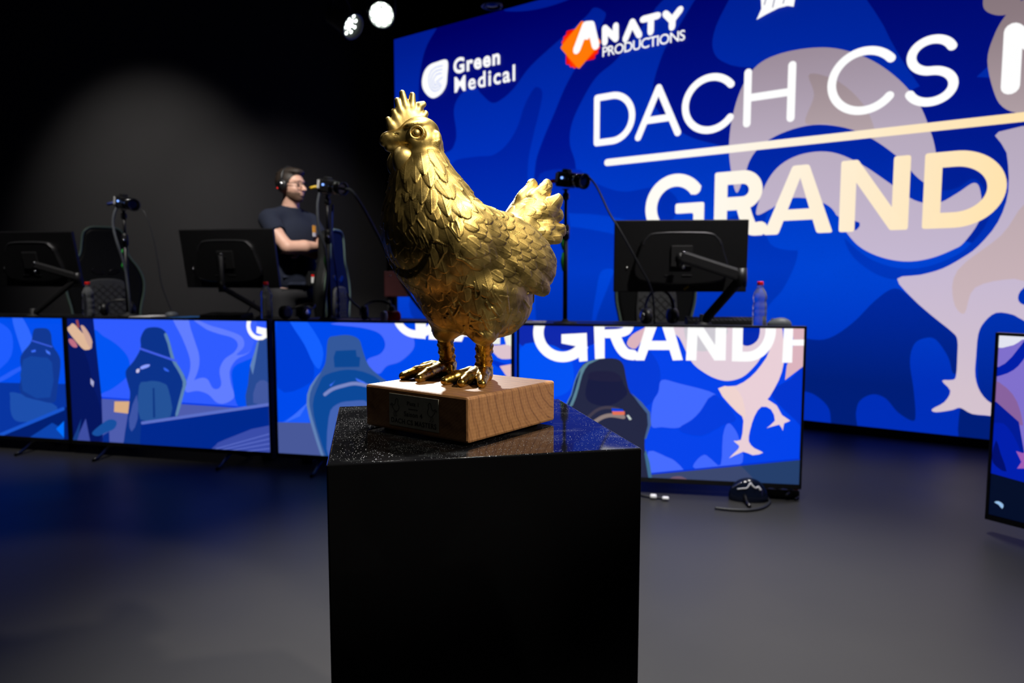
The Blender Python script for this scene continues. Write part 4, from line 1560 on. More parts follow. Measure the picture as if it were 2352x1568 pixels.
# neck
hb.cap((0.054, 0, 0.232), (0.076, 0, 0.292), 0.059, 0.041, 0.03)
hb.cap((0.074, 0, 0.290), (0.076, -0.002, 0.340), 0.041, 0.028, 0.012)
# wings
for sy in (-1, 1):
    hb.ell((-0.022, sy*0.070, 0.198), (0.098, 0.024, 0.050), 0.012, RZ(-sy*7) @ RY(-19))
    hb.ell((-0.086, sy*0.064, 0.184), (0.056, 0.019, 0.036), 0.010, RZ(sy*10) @ RY(-34))
    hb.ell((-0.050, sy*0.080, 0.164), (0.060, 0.015, 0.020), 0.004, RZ(sy*2) @ RY(-28))
    hb.ell((0.045, sy*0.068, 0.212), (0.040, 0.022, 0.040), 0.02)
# back and tail
hb.cap((-0.045, 0, 0.196), (-0.108, 0, 0.206), 0.050, 0.036, 0.03)
hb.cap((-0.112, 0, 0.226), (-0.144, 0.002, 0.272), 0.038, 0.030, 0.02, flat=((0, 1, 0), 1.15))
hb.ell((-0.152, 0.004, 0.258), (0.028, 0.030, 0.038), 0.012)
TAILF = [(-0.146, 0.004, 0.306, 0.019), (-0.166, 0.016, 0.307, 0.017), (-0.166, -0.016, 0.302, 0.017), (-0.180, 0.026, 0.284, 0.017), (-0.180, -0.022, 0.282, 0.017),
         (-0.184, 0.024, 0.262, 0.016), (-0.184, -0.020, 0.258, 0.016), (-0.184, 0.030, 0.236, 0.015), (-0.182, -0.024, 0.234, 0.015), (-0.170, 0.034, 0.222, 0.014), (-0.168, -0.028, 0.220, 0.014)]
for tx, ty, tz, tr in TAILF:
    a = np.array([-0.112, ty*0.7, 0.236])
    b = np.array([tx, ty*1.15, tz])
    m_ = a+(b-a)*0.62
    hb.chain([a, m_, b], [tr*1.0, tr*1.22, tr*0.66], 0.003, flat=((0, 1, 0), 2.2))
# head
hp = np.array([0.082, -0.003, 0.350])
ch, sh = math.cos(HEADYAW), math.sin(HEADYAW)


def hd(x, y, z):
    """head coordinates -> hen coordinates"""
    return np.array([hp[0]+ch*x-sh*y, hp[1]+sh*x+ch*y, hp[2]+z])


HR = RZ(math.degrees(HEADYAW))
hb.ell(hd(-0.004, 0, 0.000), (0.028, 0.025, 0.028), 0.010, HR)
hb.ell(hd(0.006, 0, 0.003), (0.024, 0.021, 0.021), 0.008, HR)
hb.ell(hd(-0.006, 0, 0.013), (0.025, 0.021, 0.018), 0.006, HR)
for sy in (-1, 1):
    hb.ell(hd(-0.003, sy*0.0135, -0.006), (0.0235, 0.0165, 0.0260), 0.0016, HR @ RY(20))     # bare face
    hb.ell(hd(-0.020, sy*0.0215, -0.004), (0.0085, 0.0068, 0.0140), 0.003, HR @ RY(-12))    # ear lobe
    hb.ell(hd(0.006, sy*0.0170, 0.0160), (0.018, 0.0100, 0.0058), 0.004, HR @ RY(12))       # brow
    hb.ell(hd(0.0085, sy*0.0290, 0.0035), (0.0112, 0.006, 0.0112), 0.002, HR, sub=True)      # eye socket
# beak
hb.chain([hd(0.008, 0, -0.002), hd(0.020, 0, -0.0015), hd(0.032, 0, -0.0020), hd(0.0430, 0, -0.0042), hd(0.0485, 0, -0.0090)], [0.0170, 0.0138, 0.0114, 0.0090, 0.0048], 0.005)
hb.chain([hd(0.006, 0, -0.0130), hd(0.020, 0, -0.0142), hd(0.031, 0, -0.0148), hd(0.0408, 0, -0.0148)], [0.0140, 0.0108, 0.0082, 0.0060], 0.002)
for sy in (-1, 1):
    hb.chain([hd(0.0485, sy*0.0080, -0.0110), hd(0.036, sy*0.0112, -0.0100), hd(0.016, sy*0.0165, -0.0110)], [0.0011, 0.0018, 0.0014], 0.0012, sub=True)   # mouth line
    hb.ell(hd(0.033, sy*0.0108, 0.0015), (0.004, 0.0016, 0.0013), 0.001, HR, sub=True)     # nostril
V, F = hb.mesh(1)
V, F = subdivide(V, F)
N = vnormals(V, F)
# region weights
dist = lambda c, r: np.sqrt((((V-np.array(c))/np.array(r))**2).sum(1))
hx = (V-hp)
head_d = np.sqrt(((hx[:, 0]*ch+hx[:, 1]*sh-0.016)/0.056)**2+(hx[:, 1]/0.04)**2+((hx[:, 2]-0.004)/0.036)**2)
w_head = np.clip((1.02-head_d)/0.06, 0, 1)
w_shank = np.clip((0.072-V[:, 2])/0.010, 0, 1)
w_feather = (1-w_head)*(1-w_shank)


def wing_mask(P):
    w_ = np.zeros(len(P))
    for c, r, rot in (((-0.022, 0.070, 0.198), (0.096, 0.05, 0.050), RZ(-7) @ RY(-19)), ((-0.092, 0.066, 0.184), (0.058, 0.045, 0.038), RZ(10) @ RY(-34)),
                      ((-0.050, 0.080, 0.164), (0.060, 0.03, 0.021), RZ(2) @ RY(-28)), ((0.042, 0.066, 0.214), (0.044, 0.05, 0.042), RZ(0))):
        for sy in (-1, 1):
            Q = P*np.array([1, sy, 1])-np.array(c)
            L_ = Q @ np.array(rot.to_3x3())
            w_ = np.maximum(w_, (np.sqrt(((L_/np.array(r))**2).sum(1)) < 1.0)*1.0)
    return w_


order = RNG.permutation(len(V))
kd = kdtree.KDTree(len(V))
for i in range(len(V)):
    kd.insert(V[i], i)
kd.balance()
wm_all = wing_mask(V)
H = np.zeros(len(V))
used = np.zeros(len(V), bool)
feathers = []
for i in order[:60000]:
    if used[i] or w_feather[i] < 0.3:
        continue
    p = V[i]
    x, z = p[0], p[2]
    if x < -0.128 and z > 0.212 and abs(p[1]) < 0.05:                       # tail
        L_, W_, h_, spc, kind = 0.032, 0.0175, 0.0020, 0.0125, 'tail'
        d = np.array([-0.75, 0, 0.55]) if z > 0.27 else np.array([-1, 0, 0.0])
    elif wm_all[i] > 0.5 and z > 0.115:
        t = np.clip((0.06-x)/0.22, 0, 1)
        L_, W_, h_, spc, kind = 0.025+0.010*t, 0.0165, 0.0021, 0.0118, 'wing'
        d = np.array([-1, 0, -0.42])
    elif z > 0.262 and x > 0.0:                         # neck hackles
        L_, W_, h_, spc, kind = 0.037, 0.0195, 0.0025, 0.0135, 'hackle'
        d = np.array([-0.22, 0, -1])
    elif z > 0.215 and x < 0.04:                        # back
        L_, W_, h_, spc, kind = 0.030, 0.017, 0.0012, 0.014, 'back'
        d = np.array([-1, 0, -0.15])
    elif x > 0.02 and z > 0.13:                         # breast
        L_, W_, h_, spc, kind = 0.032, 0.020, 0.0020, 0.0140, 'breast'
        d = np.array([-0.30, 0, -1])
    else:                                              # belly and thighs
        L_, W_, h_, spc, kind = 0.034, 0.019, 0.0015, 0.0165, 'fluff'
        d = np.array([-0.55, 0, -1])
    for q, j, r in kd.find_range(p, spc):
        used[j] = True
    n = N[i]
    d = d+RNG.normal(0, 0.10, 3)*(2.4 if kind in ('fluff',) else 1.0)
    d = d-n*(d @ n)
    d /= max(np.linalg.norm(d), 1e-6)
    sc_ = RNG.uniform(0.85, 1.18)
    feathers.append((i, d, np.cross(n, d), L_*sc_, W_*sc_, h_, kind))
for i, d, s_, L_, W_, h_, kind in feathers:
    p = V[i]
    mid = p+d*L_*0.5
    idx = np.array([j for q, j, r in kd.find_range(mid, L_*0.62)])
    if len(idx) == 0:
        continue
    Q = V[idx]-p
    u = (Q @ d)/L_
    v = (Q @ s_)
    uu = np.clip(u, 0, 1)
    if kind in ('hackle', 'tail'):
        wv = 0.5*W_*np.sqrt(np.clip(1-((uu-0.42)/0.58)**2, 0, 1))*np.where(uu > 0.42, (1-0.35*(uu-0.42)/0.58), 1)
    else:
        wv = 0.5*W_*np.sqrt(np.clip(1-((uu-0.52)/0.48)**2, 0, 1))
    m_ = (u > 0.0) & (u < 1.0) & (np.abs(v) < wv) & (N[idx] @ N[i] > 0.2)
    if not m_.any():
        continue
    rel = np.abs(v)/np.maximum(wv, 1e-5)
    hgt = h_*(0.15+0.85*uu**1.3)*(1-0.42*rel**2)
    barb = 0.055*h_*np.sin(2*PI*(np.abs(v)*0.75+uu*L_*0.75)/0.0019)*(rel < 0.92)
    shaft = 0.16*h_*np.exp(-(v/0.0006)**2)
    val = np.where(m_, hgt+barb+shaft, 0)
    H[idx] = np.maximum(H[idx], val)
# loose curled barbs engraved over the breast and belly
for k in range(150):
    for _try in range(60):
        i = int(RNG.integers(len(V)))
        if w_feather[i] > 0.9 and wm_all[i] < 0.5 and V[i][2] < 0.235 and V[i][0] > -0.10 and V[i][1] > -0.05:
            break
    p, n = V[i].copy(), N[i]
    d = np.array([-0.35, 0, -1])+RNG.normal(0, 0.45, 3)
    d -= n*(d @ n)
    d /= np.linalg.norm(d)
    turn = RNG.normal(0, 22)
    Ls = RNG.uniform(0.012, 0.034)
    ns = 14
    for s in range(ns):
        q, j, r = kd.find(p)
        n = N[j]
        d = d-n*(d @ n)
        d /= max(np.linalg.norm(d), 1e-6)
        sd = np.cross(n, d)
        d = d+sd*turn*Ls/ns
        d /= np.linalg.norm(d)
        idx = np.array([j2 for q2, j2, r2 in kd.find_range(q, 0.0021)])
        if len(idx):
            rr = np.linalg.norm(V[idx]-np.array(q), axis=1)
            H[idx] = np.maximum(H[idx], 0.0010+0.0010*np.exp(-(rr/0.0011)**2))
        p = np.array(q)+d*Ls/ns
H *= w_feather
V = V+N*H[:, None]
# fine irregularity
hen = obj('hen_body', np_mesh('hen_body', V, F), M['gold'], trophy)


def hen_place(o):
    o.location = (HEN[0]-trophy.location.x, HEN[1]-trophy.location.y, HEN[2]-trophy.location.z)
    o.rotation_euler = (0, 0, HY)
    return o


hen_place(hen)
# comb
cb = SDF((0.02, -0.09, 0.33), (0.16, 0.06, 0.43), 0.0011)
ny = np.array([-sh, ch, 0.0])


def comb_pt(px, py):
    """photograph pixel of the comb -> a point of the head's middle plane"""
    s_ = (953-px)/1520.0
    z_ = (310-py)/1650.0
    return hd(s_-0.002, 0, z_)


for pts, rs in (([(906, 302), (894, 284), (888, 272)], (10, 10, 6.8)), ([(917, 292), (906, 268), (900, 253)], (11, 10.5, 7)), ([(925, 284), (914, 250), (908, 228)], (11.5, 10.5, 7.4)),
                ([(934, 278), (925, 240), (919, 210)], (11.5, 10.5, 7.4)), ([(941, 276), (939, 240), (941, 212)], (11.5, 10.5, 7.4)), ([(950, 274), (951, 247), (957, 234), (965, 229)], (11.5, 10, 9, 7.4)),
                ([(955, 274), (962, 257), (969, 250)], (10.5, 10, 8)), ([(957, 282), (969, 271), (975, 269)], (9.5, 9, 7.2))):
    cb.chain([comb_pt(*q) for q in pts], [r/1650.0 for r in rs], 0.0030, flat=(ny, 1.2))
cb.chain([comb_pt(*q) for q in ((900, 302), (916, 284), (936, 271), (953, 276), (966, 286))], [r/1650.0 for r in (14, 22, 27, 22, 12)], 0.005, flat=(ny, 2.6))
Vc, Fc = cb.mesh(1)
hen_place(obj('comb', np_mesh('comb', Vc, Fc), M['gold_smooth'], trophy))
# wattles
for sy in (1, -1):
    wb = SDF((0.05, -0.07, 0.26), (0.16, 0.05, 0.36), 0.0011)
    c = hd(0.0230, sy*0.0150, -0.0360)
    wb.ell(c, (0.0162, 0.0085, 0.0178), 0.0, HR @ RX(-sy*14) @ RY(-12))
    wb.ell(c+np.array([0.003, -sy*0.003, 0.010]), (0.0110, 0.0075, 0.0125), 0.008, HR)
    Vw, Fw = wb.mesh(1)
    hen_place(obj('wattle', np_mesh('wattle', Vw, Fw), M['gold_smooth'], trophy))
# eyes: ball with a raised rim
for sy in (1, -1):
    eb = SDF((0.04, -0.07, 0.32), (0.14, 0.05, 0.39), 0.0008)
    c = hd(0.0085, sy*0.0242, 0.0035)
    eb.ell(c, (0.0054, 0.0040, 0.0054), 0.0, HR)
    ringp = [hd(0.0085+0.0088*math.cos(t), sy*(0.0250-0.0030*math.cos(t)), 0.0035+0.0088*math.sin(t)) for t in np.linspace(0, 2*PI, 21)]
    eb.chain(ringp, [0.0015]*21, 0.0010)
    Ve, Fe = eb.mesh(1)
    hen_place(obj('eye', np_mesh('eye', Ve, Fe), M['gold_smooth'], trophy))


# legs with scaly shanks and four toes
def leg(hip, ankle, toes, hallux):
    lb = SDF((-0.10, -0.11, -0.002), (0.13, 0.11, 0.085), 0.0011)
    hip, ank = np.array(hip), np.array(ankle)
    lb.cap(hip, ank, 0.0122, 0.0112, 0.0)
    lb.ell(ank+np.array([0, 0, -0.004]), (0.014, 0.013, 0.013), 0.008)
    t_ = np.linspace(0, 1, 9)
    for k, t in enumerate(t_):
        c = hip+(ank-hip)*t
        for a in np.arange(0, 2*PI, PI/2.5):
            a2 = a+(k % 2)*0.6
            lb.ell(c+np.array([math.cos(a2)*0.0092, math.sin(a2)*0.0092, RNG.normal(0, 0.001)]), (0.0052, 0.0052, 0.0042), 0.002)
    for T_ in list(toes)+[hallux]:
        tip = np.array(T_)
        st = ank+np.array([0, 0, -0.008])
        P = [st, st+(tip-st)*0.35+np.array([0, 0, 0.004]), st+(tip-st)*0.7+np.array([0, 0, 0.003]), tip]
        lb.chain(P, [0.0115, 0.0100, 0.0090, 0.0066], 0.004)
        for k in range(1, 9):
            t = k/9.0
            c = P[1]+(tip-P[1])*t if t > 0.3 else st+(P[1]-st)*(t/0.3)
            for q in (-0.4, 0.4):
                lb.ell(c+np.array([RNG.normal(0, 0.001), q*0.006+RNG.normal(0, 0.001), 0.0055-0.002*t]), (0.0040, 0.0036, 0.0032), 0.0016)
    Vl, Fl = lb.mesh(1)
    Vl[:, 2] = np.maximum(Vl[:, 2], 0.0)
    hen_place(obj('leg', np_mesh('leg', Vl, Fl), M['gold_leg'], trophy))


def hen_local(P):
    q = np.array(P)-np.array(HEN)
    c, s = math.cos(-HY), math.sin(-HY)
    return np.array([c*q[0]-s*q[1], s*q[0]+c*q[1], q[2]])


def fl(x, y, z=0.006):
    P = hen_local(on_z(x, y, BZ))
    P[2] = z
    return P


leg((0.000, 0.046, 0.072), fl(1108, 871)+np.array([-0.003, 0, 0.012]), [fl(1022, 884), fl(1060, 889), fl(1107, 891)], fl(1121, 874))
leg((0.000, -0.046, 0.072), fl(1026, 860)+np.array([-0.003, 0, 0.012]), [fl(928, 860), fl(926, 872), fl(963, 878)], fl(1036, 866))
# ------------------------------------------------------------------ desks behind the televisions
DZ = 0.832                           # desk top height


def desk(label, left, ang, w_=1.335, depth=0.55, y0=0.085):
    root = thing('desk', label, 'desk', (left[0], left[1], 0), ang, 'black desks behind the televisions')
    mb = MB()
    mb.box((TVW/2, y0+depth/2, DZ-0.0125), (w_, depth, 0.025), 0.004)
    mb.build('desk_top', M['desk'], root)
    for lx in (0.12, TVW-0.12):
        mb = MB()
        mb.box((lx, y0+depth/2, 0.42), (0.07, 0.05, 0.775), 0.006)
        mb.box((lx, y0+depth/2, 0.02), (0.07, depth*0.9, 0.04), 0.008)
        mb.box((lx, y0+depth/2, DZ-0.04), (0.06, depth*0.85, 0.03), 0.004)
        mb.build('leg', M['black_matte'], root)
    mb = MB()
    mb.box((TVW/2, y0+depth*0.6, DZ-0.06), (w_-0.2, 0.03, 0.06), 0.004)
    mb.build('crossbar', M['black_matte'], root)
    return root


desk('black desk at the left frame edge carrying the leftmost monitor', p1, A3)
desk('black desk left of center carrying a tilted monitor', p2, A3)
desk('black desk behind the hen with pink papers and no monitor', p3, A3)
desk('black desk right of the plinth carrying a monitor on a thick arm', p4, A4)


def at(x, y, Y, z=None):
    """point seen at pixel (x, y) at depth Y; z overrides its height"""
    P = on_y(x, y, Y)
    return Vector((P[0], Y, P[2] if z is None else z))


# ------------------------------------------------------------------ monitors seen from behind
def monitor(label, c, rz, tilt, w_, h_, roll=0.0):
    """local: back towards -y, screen towards +y"""
    root = thing('computer_monitor', label, 'monitor', c, 0, 'monitors on arms seen from behind')
    root.rotation_euler = (Matrix.Rotation(rz, 3, 'Z') @ Matrix.Rotation(tilt, 3, 'X') @ Matrix.Rotation(roll, 3, 'Y')).to_euler()
    mb = MB()
    mb.box((0, 0, 0), (w_, 0.022, h_), 0.004)
    mb.build('panel', M['black'], root)
    mb = MB()
    mb.box((0, 0.0125, 0.004), (w_-0.012, 0.002, h_-0.024))
    mb.build('screen', M['black_gloss'], root)
    mb = MB()
    hw, hh_ = w_*0.31, h_*0.34
    out = spline([(-hw, -hh_), (hw, -hh_), (hw, hh_*0.35), (hw*0.86, hh_*0.78), (hw*0.58, hh_*0.97), (-hw*0.58, hh_*0.97), (-hw*0.86, hh_*0.78), (-hw, hh_*0.35)], 5, True)
    mb.prism([(p[0], p[1]) for p in out], (0, -0.010, 0), (1, 0, 0), (0, 0, 1), (0, -1, 0), 0.034, 0.010)
    mb.build('back_cover', M['black'], root)
    mb = MB()
    mb.tube([(p[0], -0.040, p[1]) for p in spline([(-hw*0.93, hh_*0.45), (-hw*0.84, hh_*0.72), (-hw*0.57, hh_*0.92), (hw*0.57, hh_*0.92), (hw*0.84, hh_*0.72), (hw*0.93, hh_*0.45)], 6)], 0.006, 8)
    mb.build('ridge', M['grey_metal'], root)
    mb = MB()
    mb.box((0, -0.048, 0), (0.11, 0.012, 0.11), 0.003)
    mb.build('mount_plate', M['black_matte'], root)
    mb = MB()
    mb.lathe([(0.006, 0), (0.006, 0.004), (0.003, 0.005)], (-w_*0.40, -0.011, -h_*0.16), 12, rot=Matrix.Rotation(PI/2, 3, 'X'))
    mb.build('lock_slot', M['silver'], root)
    for dx in (-0.06, 0.03):
        mb = MB()
        mb.box((dx, -0.045, -hh_*0.78), (0.05, 0.004, 0.005), 0.001)
        mb.build('port_marking', M['grey_metal'], root)
    return root


cm = at(1562, 588, 3.66)
mon3 = monitor('black monitor with a thick arm in front of the GRAND letters', cm, math.radians(-4), math.radians(3), 0.69, 0.375)
mon2 = monitor('black monitor tilted on its arm left of the standing man', (-1.750, 4.32, 1.205), math.radians(-11.1), math.radians(10.7), 0.64, 0.365, math.radians(0.2))
mon1 = monitor('black monitor cut by the left frame edge', (-3.155, 4.62, 1.212), math.radians(-11), math.radians(11.5), 0.64, 0.365, math.radians(0.5))


def mon_arm(label, plate, elbow, base, thick, upper_m, head):
    """plate, elbow, base: world points; the arm runs between them"""
    root = thing('monitor_arm', label, 'monitor arm', (base[0], base[1], DZ), 0, 'monitor arms on the desks')
    o = Vector((base[0], base[1], DZ))
    pl_, el, bs = Vector(plate)-o, Vector(elbow)-o, Vector(base)-o
    mb = MB()
    mb.lathe([(0.045, 0.0), (0.045, 0.012), (0.030, 0.020), (0.019, 0.024), (0.019, max(0.06, bs.z))], (0, 0, 0), 20)
    mb.build('desk_clamp', M['black_matte'], root)
    d = (el-bs)
    q = d.to_track_quat('X', 'Z').to_matrix()
    mb = MB()
    mb.box((bs+el)/2, (d.length, thick*0.62, thick*0.8), thick*0.2, q)
    mb.build('lower_arm', M['black_matte'], root)
    mb = MB()
    mb.lathe([(thick*0.48, -thick*0.7), (thick*0.52, 0), (thick*0.48, thick*0.9)], el, 18)
    mb.build('elbow_joint', M['black'], root)
    d = (pl_-el)
    q = d.to_track_quat('X', 'Z').to_matrix()
    e2 = el+Vector((0, 0, thick*0.5))
    mb = MB()
    mb.box((pl_+e2)/2, (d.length, thick*0.8, thick*1.05), thick*0.22, q)
    mb.build('upper_arm', upper_m, root)
    mb = MB()
    mb.lathe([(thick*0.30, -thick*0.8), (thick*0.36, 0), (thick*0.30, thick*0.5)], pl_, 16)
    mb.box(pl_+Vector((0, head*0.5, 0.0)), (thick*0.5, abs(head), thick*0.5), 0.004)
    mb.build('tilt_head', M['black'], root)
    for dz in (thick*0.52, -thick*0.75):
        mb = MB()
        mb.lathe([(0.008, 0), (0.009, 0.004), (0.004, 0.007)], pl_+Vector((thick*0.2, -thick*0.35, dz)), 12, rot=Matrix.Rotation(PI/2, 3, 'X'))
        mb.build('bolt', M['silver'], root)
    return root


mon_arm('dark grey monitor arm folded behind the monitor before GRAND', at(1562, 594, 3.535), at(1702, 640, 3.47), at(1615, 728, 3.60, DZ+0.02), 0.058, M['grey_metal'], 0.05)
mon_arm('black monitor arm reaching down from the tilted monitor', at(507, 592, 4.20), at(510, 660, 4.15), at(604, 700, 4.30, DZ+0.05), 0.040, M['grey_metal'], 0.05)
mon_arm('black monitor arm of the monitor at the left frame edge', at(80, 612, 4.42), at(178, 640, 4.40), at(76, 712, 4.47, DZ+0.02), 0.042, M['black_matte'], 0.05)
mb = MB()
o_ = at(1577, 661, 3.644)
mb.box((0, 0, 0), (0.030, 0.002, 0.010), 0.0008, Matrix.Rotation(math.radians(-35), 3, 'Y'))
st = mb.build('yellow_tag', M['yellow'])
st.location = o_
st.location = mon3.matrix_world.inverted() @ o_ if False else o_
bpy.context.view_layer.update()
st.parent = mon3
st.location = mon3.matrix_world.inverted() @ o_
st.location.y = -0.0125
st['label'] = 'small yellow tag'


# ------------------------------------------------------------------ water bottles
def bottle(label, x, Y):
    P = at(x, 700, Y, DZ)
    root = thing('water_bottle', label, 'bottle', P, 0, 'water bottles with red caps')
    r = 0.0345
    prof = [(0.004, 0.004), (r*0.80, 0.001), (r*0.95, 0.006), (r, 0.016), (r, 0.050), (r*0.955, 0.056), (r, 0.062), (r, 0.082), (r*0.955, 0.088), (r, 0.094), (r*0.98, 0.115), (r*0.88, 0.124),
            (r*0.90, 0.132), (r, 0.145), (r*0.98, 0.158), (r*0.82, 0.176), (r*0.55, 0.192), (0.0135, 0.200), (0.0135, 0.206), (0.0165, 0.2065), (0.0165, 0.209), (0.0125, 0.2095), (0.0125, 0.216)]
    mb = MB()
    mb.lathe(prof, (0, 0, 0), 32)
    mb.build('bottle_body', M['bottle'], root)
    mb = MB()
    mb.lathe([(0.0150, 0.2105), (0.0155, 0.212), (0.0155, 0.227), (0.0140, 0.230), (0.004, 0.2305)], (0, 0, 0), 24)
    mb.build('cap', M['red'], root)
    return root


bottle('clear water bottle with red cap at the right end of the desks', 1745, 3.52)
bottle('clear water bottle with red cap below the tilted monitor by the man', 612, 4.17)
bottle('clear water bottle with red cap beside the leftmost monitor', 203, 4.50)


# ------------------------------------------------------------------ camera stands and cameras
def cam_stand(label, x, Y, ytop, yjoint, strap):
    P = at(x, 700, Y, DZ)
    top = at(x, ytop, Y)[2]-DZ
    jn = at(x, yjoint, Y)[2]-DZ
    root = thing('camera_stand', label, 'stand', P, 0, 'camera stands on the desks')
    mb = MB()
    mb.lathe([(0.062, 0), (0.065, 0.004), (0.062, 0.012), (0.02, 0.018), (0.013, 0.03)], (0, 0, 0), 28)
    mb.build('base', M['black_matte'], root)
    mb = MB()
    mb.tube([(0, 0, 0.015), (0, 0, jn)], 0.0125, 14)
    mb.build('lower_pole', M['black'], root)
    mb = MB()
    mb.lathe([(0.0130, -0.05), (0.021, -0.04), (0.021, 0.02), (0.014, 0.035)], (0, 0, jn), 16)
    mb.build('clutch', M['black'], root)
    mb = MB()
    mb.lathe([(0.004, 0), (0.009, 0.001), (0.009, 0.010), (0.006, 0.013)], (0.004, -0.019, jn-0.01), 12, rot=Matrix.Rotation(PI/2, 3, 'X'))
    mb.build('clutch_screw', M['silver'], root)
    mb = MB()
    mb.tube([(0, 0, jn), (0, 0, top-0.045)], 0.0090, 12)
    mb.build('upper_pole', M['black'], root)
    mb = MB()
    mb.lathe([(0.010, -0.06), (0.018, -0.05), (0.018, -0.025), (0.010, -0.018), (0.010, -0.004), (0.022, -0.002), (0.022, 0.0)], (0, 0, top), 16)
    mb.build('ball_head', M['black'], root)
    for y0, y1 in strap:
        za, zb_ = at(x, y0, Y)[2]-DZ, at(x, y1, Y)[2]-DZ
        mb = MB()
        mb.tube([(-0.014, -0.010, za), (-0.020, -0.012, (za+zb_)/2), (-0.013, -0.010, zb_)], [0.006, 0.010, 0.006], 8, flat=0.5)
        mb.build('green_strap', M['green'], root)
    return P+Vector((0, 0, top))


def camera_dev(label, P, rz, pitch, plug):
    """small black camera, lens along local +x"""
    root = thing('video_camera', label, 'camera', P, 0, 'small cameras on stands')
    root.rotation_euler = (0, pitch, rz)
    root.scale = (1.12, 1.2, 1.2)
    mb = MB()
    mb.box((-0.005, 0, 0.040), (0.085, 0.060, 0.066), 0.008)
    mb.box((-0.008, 0, 0.077), (0.034, 0.036, 0.018), 0.006)
    mb.box((-0.02, -0.028, 0.042), (0.03, 0.014, 0.055), 0.006)
    mb.build('camera_body', M['black'], root)
    mb = MB()
    R_ = Matrix.Rotation(PI/2, 3, 'Y')
    mb.lathe([(0.027, 0.035), (0.030, 0.040), (0.030, 0.060), (0.028, 0.063), (0.031, 0.068), (0.031, 0.092), (0.029, 0.096), (0.034, 0.110), (0.034, 0.122), (0.028, 0.122), (0.020, 0.112)], (0, 0, 0.040), 24, rot=R_)
    mb.build('lens', M['black_gloss'], root)
    mb = MB()
    mb.lathe([(0.0312, 0.074), (0.0316, 0.076), (0.0316, 0.082), (0.0312, 0.084)], (0, 0, 0.040), 24, rot=R_)
    mb.build('lens_ring', M['silver'], root)
    mb = MB()
    mb.box((-0.032, -0.0362, 0.046), (0.018, 0.002, 0.040), 0.0005)
    mb.build('label_plate', M['white'], root)
    mb = MB()
    mb.lathe([(0.0050, 0), (0.0050, 0.006), (0.0025, 0.007)], (0.002, -0.030, 0.046), 14, rot=Matrix.Rotation(PI/2, 3, 'X'))
    mb.build('status_light', M['blue_led'], root)
    mb = MB()
    mb.tube([(-0.036, -0.010, 0.030), (-0.056, -0.036, 0.028), (-0.064, -0.060, 0.018)], [0.008, 0.009, 0.008], 10)
    mb.build('plug', plug, root)
    return root


def cable(label, pts, r, m, group=None, cat='cable'):
    c = Vector(pts[0])
    P = [Vector(p)-c for p in spline([tuple(q) for q in pts], 8)]
    mb = MB()
    mb.tube(P, r, 8)
    o = mb.build('cable', m)
    o.location = c
    return tag(o, label, cat, group)


S3 = cam_stand('black camera stand right of the hen before the led wall', 1298, 3.72, 434, 530, ((545, 574), (580, 622)))
camera_dev('small black camera with a red plug above the hen tail', S3, math.radians(-52), math.radians(10), M['red'])
S2 = cam_stand('black camera stand between the man and the hen', 757, 4.16, 447, 540, ((578, 618),))
camera_dev('small black camera with a yellow plug right of the man', S2, math.radians(-36), math.radians(10), M['yellow'])
S1 = cam_stand('black camera stand before the chair near the left side', 294, 4.62, 482, 548, ((572, 592), (598, 622)))
camera_dev('small black camera against the bare dark wall at left', S1, math.radians(-36), math.radians(10), M['blue'])
cable('thin black cable hanging from the camera across the right monitor', [at(1330, 400, 3.70), at(1352, 407, 3.62), at(1372, 432, 3.56), at(1400, 490, 3.50), at(1426, 532, 3.46), at(1470, 612, 3.45), at(1497, 668, 3.50), at(1504, 732, 3.60, DZ+0.01)], 0.0048, M['cable'])
cable('grey cable sagging from the camera beside the man behind the hen', [at(790, 436, 4.14), at(806, 438, 4.05), at(832, 475, 3.98), at(870, 545, 3.92), at(905, 612, 3.90), at(935, 668, 3.90), at(990, 720, 3.95, DZ+0.02), at(1050, 722, 4.0, DZ+0.01)], 0.0085, M['cable_grey'])
cable('black cable looping down the left side of the middle camera stand', [at(736, 437, 4.16), at(729, 470, 4.15), at(732, 520, 4.14), at(743, 560, 4.13), at(748, 580, 4.135), at(752, 625, 4.14), at(746, 690, 4.14), at(742, 734, 4.16, DZ+0.01)], 0.0080, M['cable_grey'])
cable('blue cable hanging along the right side of the middle camera stand', [at(764, 470, 4.18), at(763, 530, 4.18), at(766, 575, 4.17), at(772, 625, 4.17), at(777, 672, 4.18), at(778, 734, 4.20, DZ+0.01)], 0.0062, M['blue'])
cable('grey cable looping down beside the left camera stand', [at(272, 470, 4.62), at(262, 492, 4.60), at(260, 520, 4.59), at(270, 560, 4.58), at(280, 590, 4.59), at(289, 625, 4.60), at(296, 680, 4.60), at(299, 718, 4.62, DZ+0.01)], 0.0085, M['cable_grey'])
cable('thin cable arching down the dark wall to a grey puck', [at(322, 480, 4.62), at(334, 492, 4.60), at(350, 540, 4.58), at(362, 600, 4.56), at(370, 650, 4.55), at(384, 690, 4.55), at(398, 714, 4.55, DZ+0.012)], 0.004, M['cable'])
cable('thin cable curving down behind the tilted monitor arm', [at(584, 690, 4.45), at(576, 705, 4.42), at(566, 720, 4.40), at(556, 732, 4.40, DZ+0.006)], 0.004, M['cable'])
cable('short black cable drooping on the desk left of the hen', [at(798, 674, 4.15), at(806, 690, 4.12), at(826, 708, 4.08), at(850, 722, 4.05, DZ+0.006)], 0.006, M['cable_grey'])


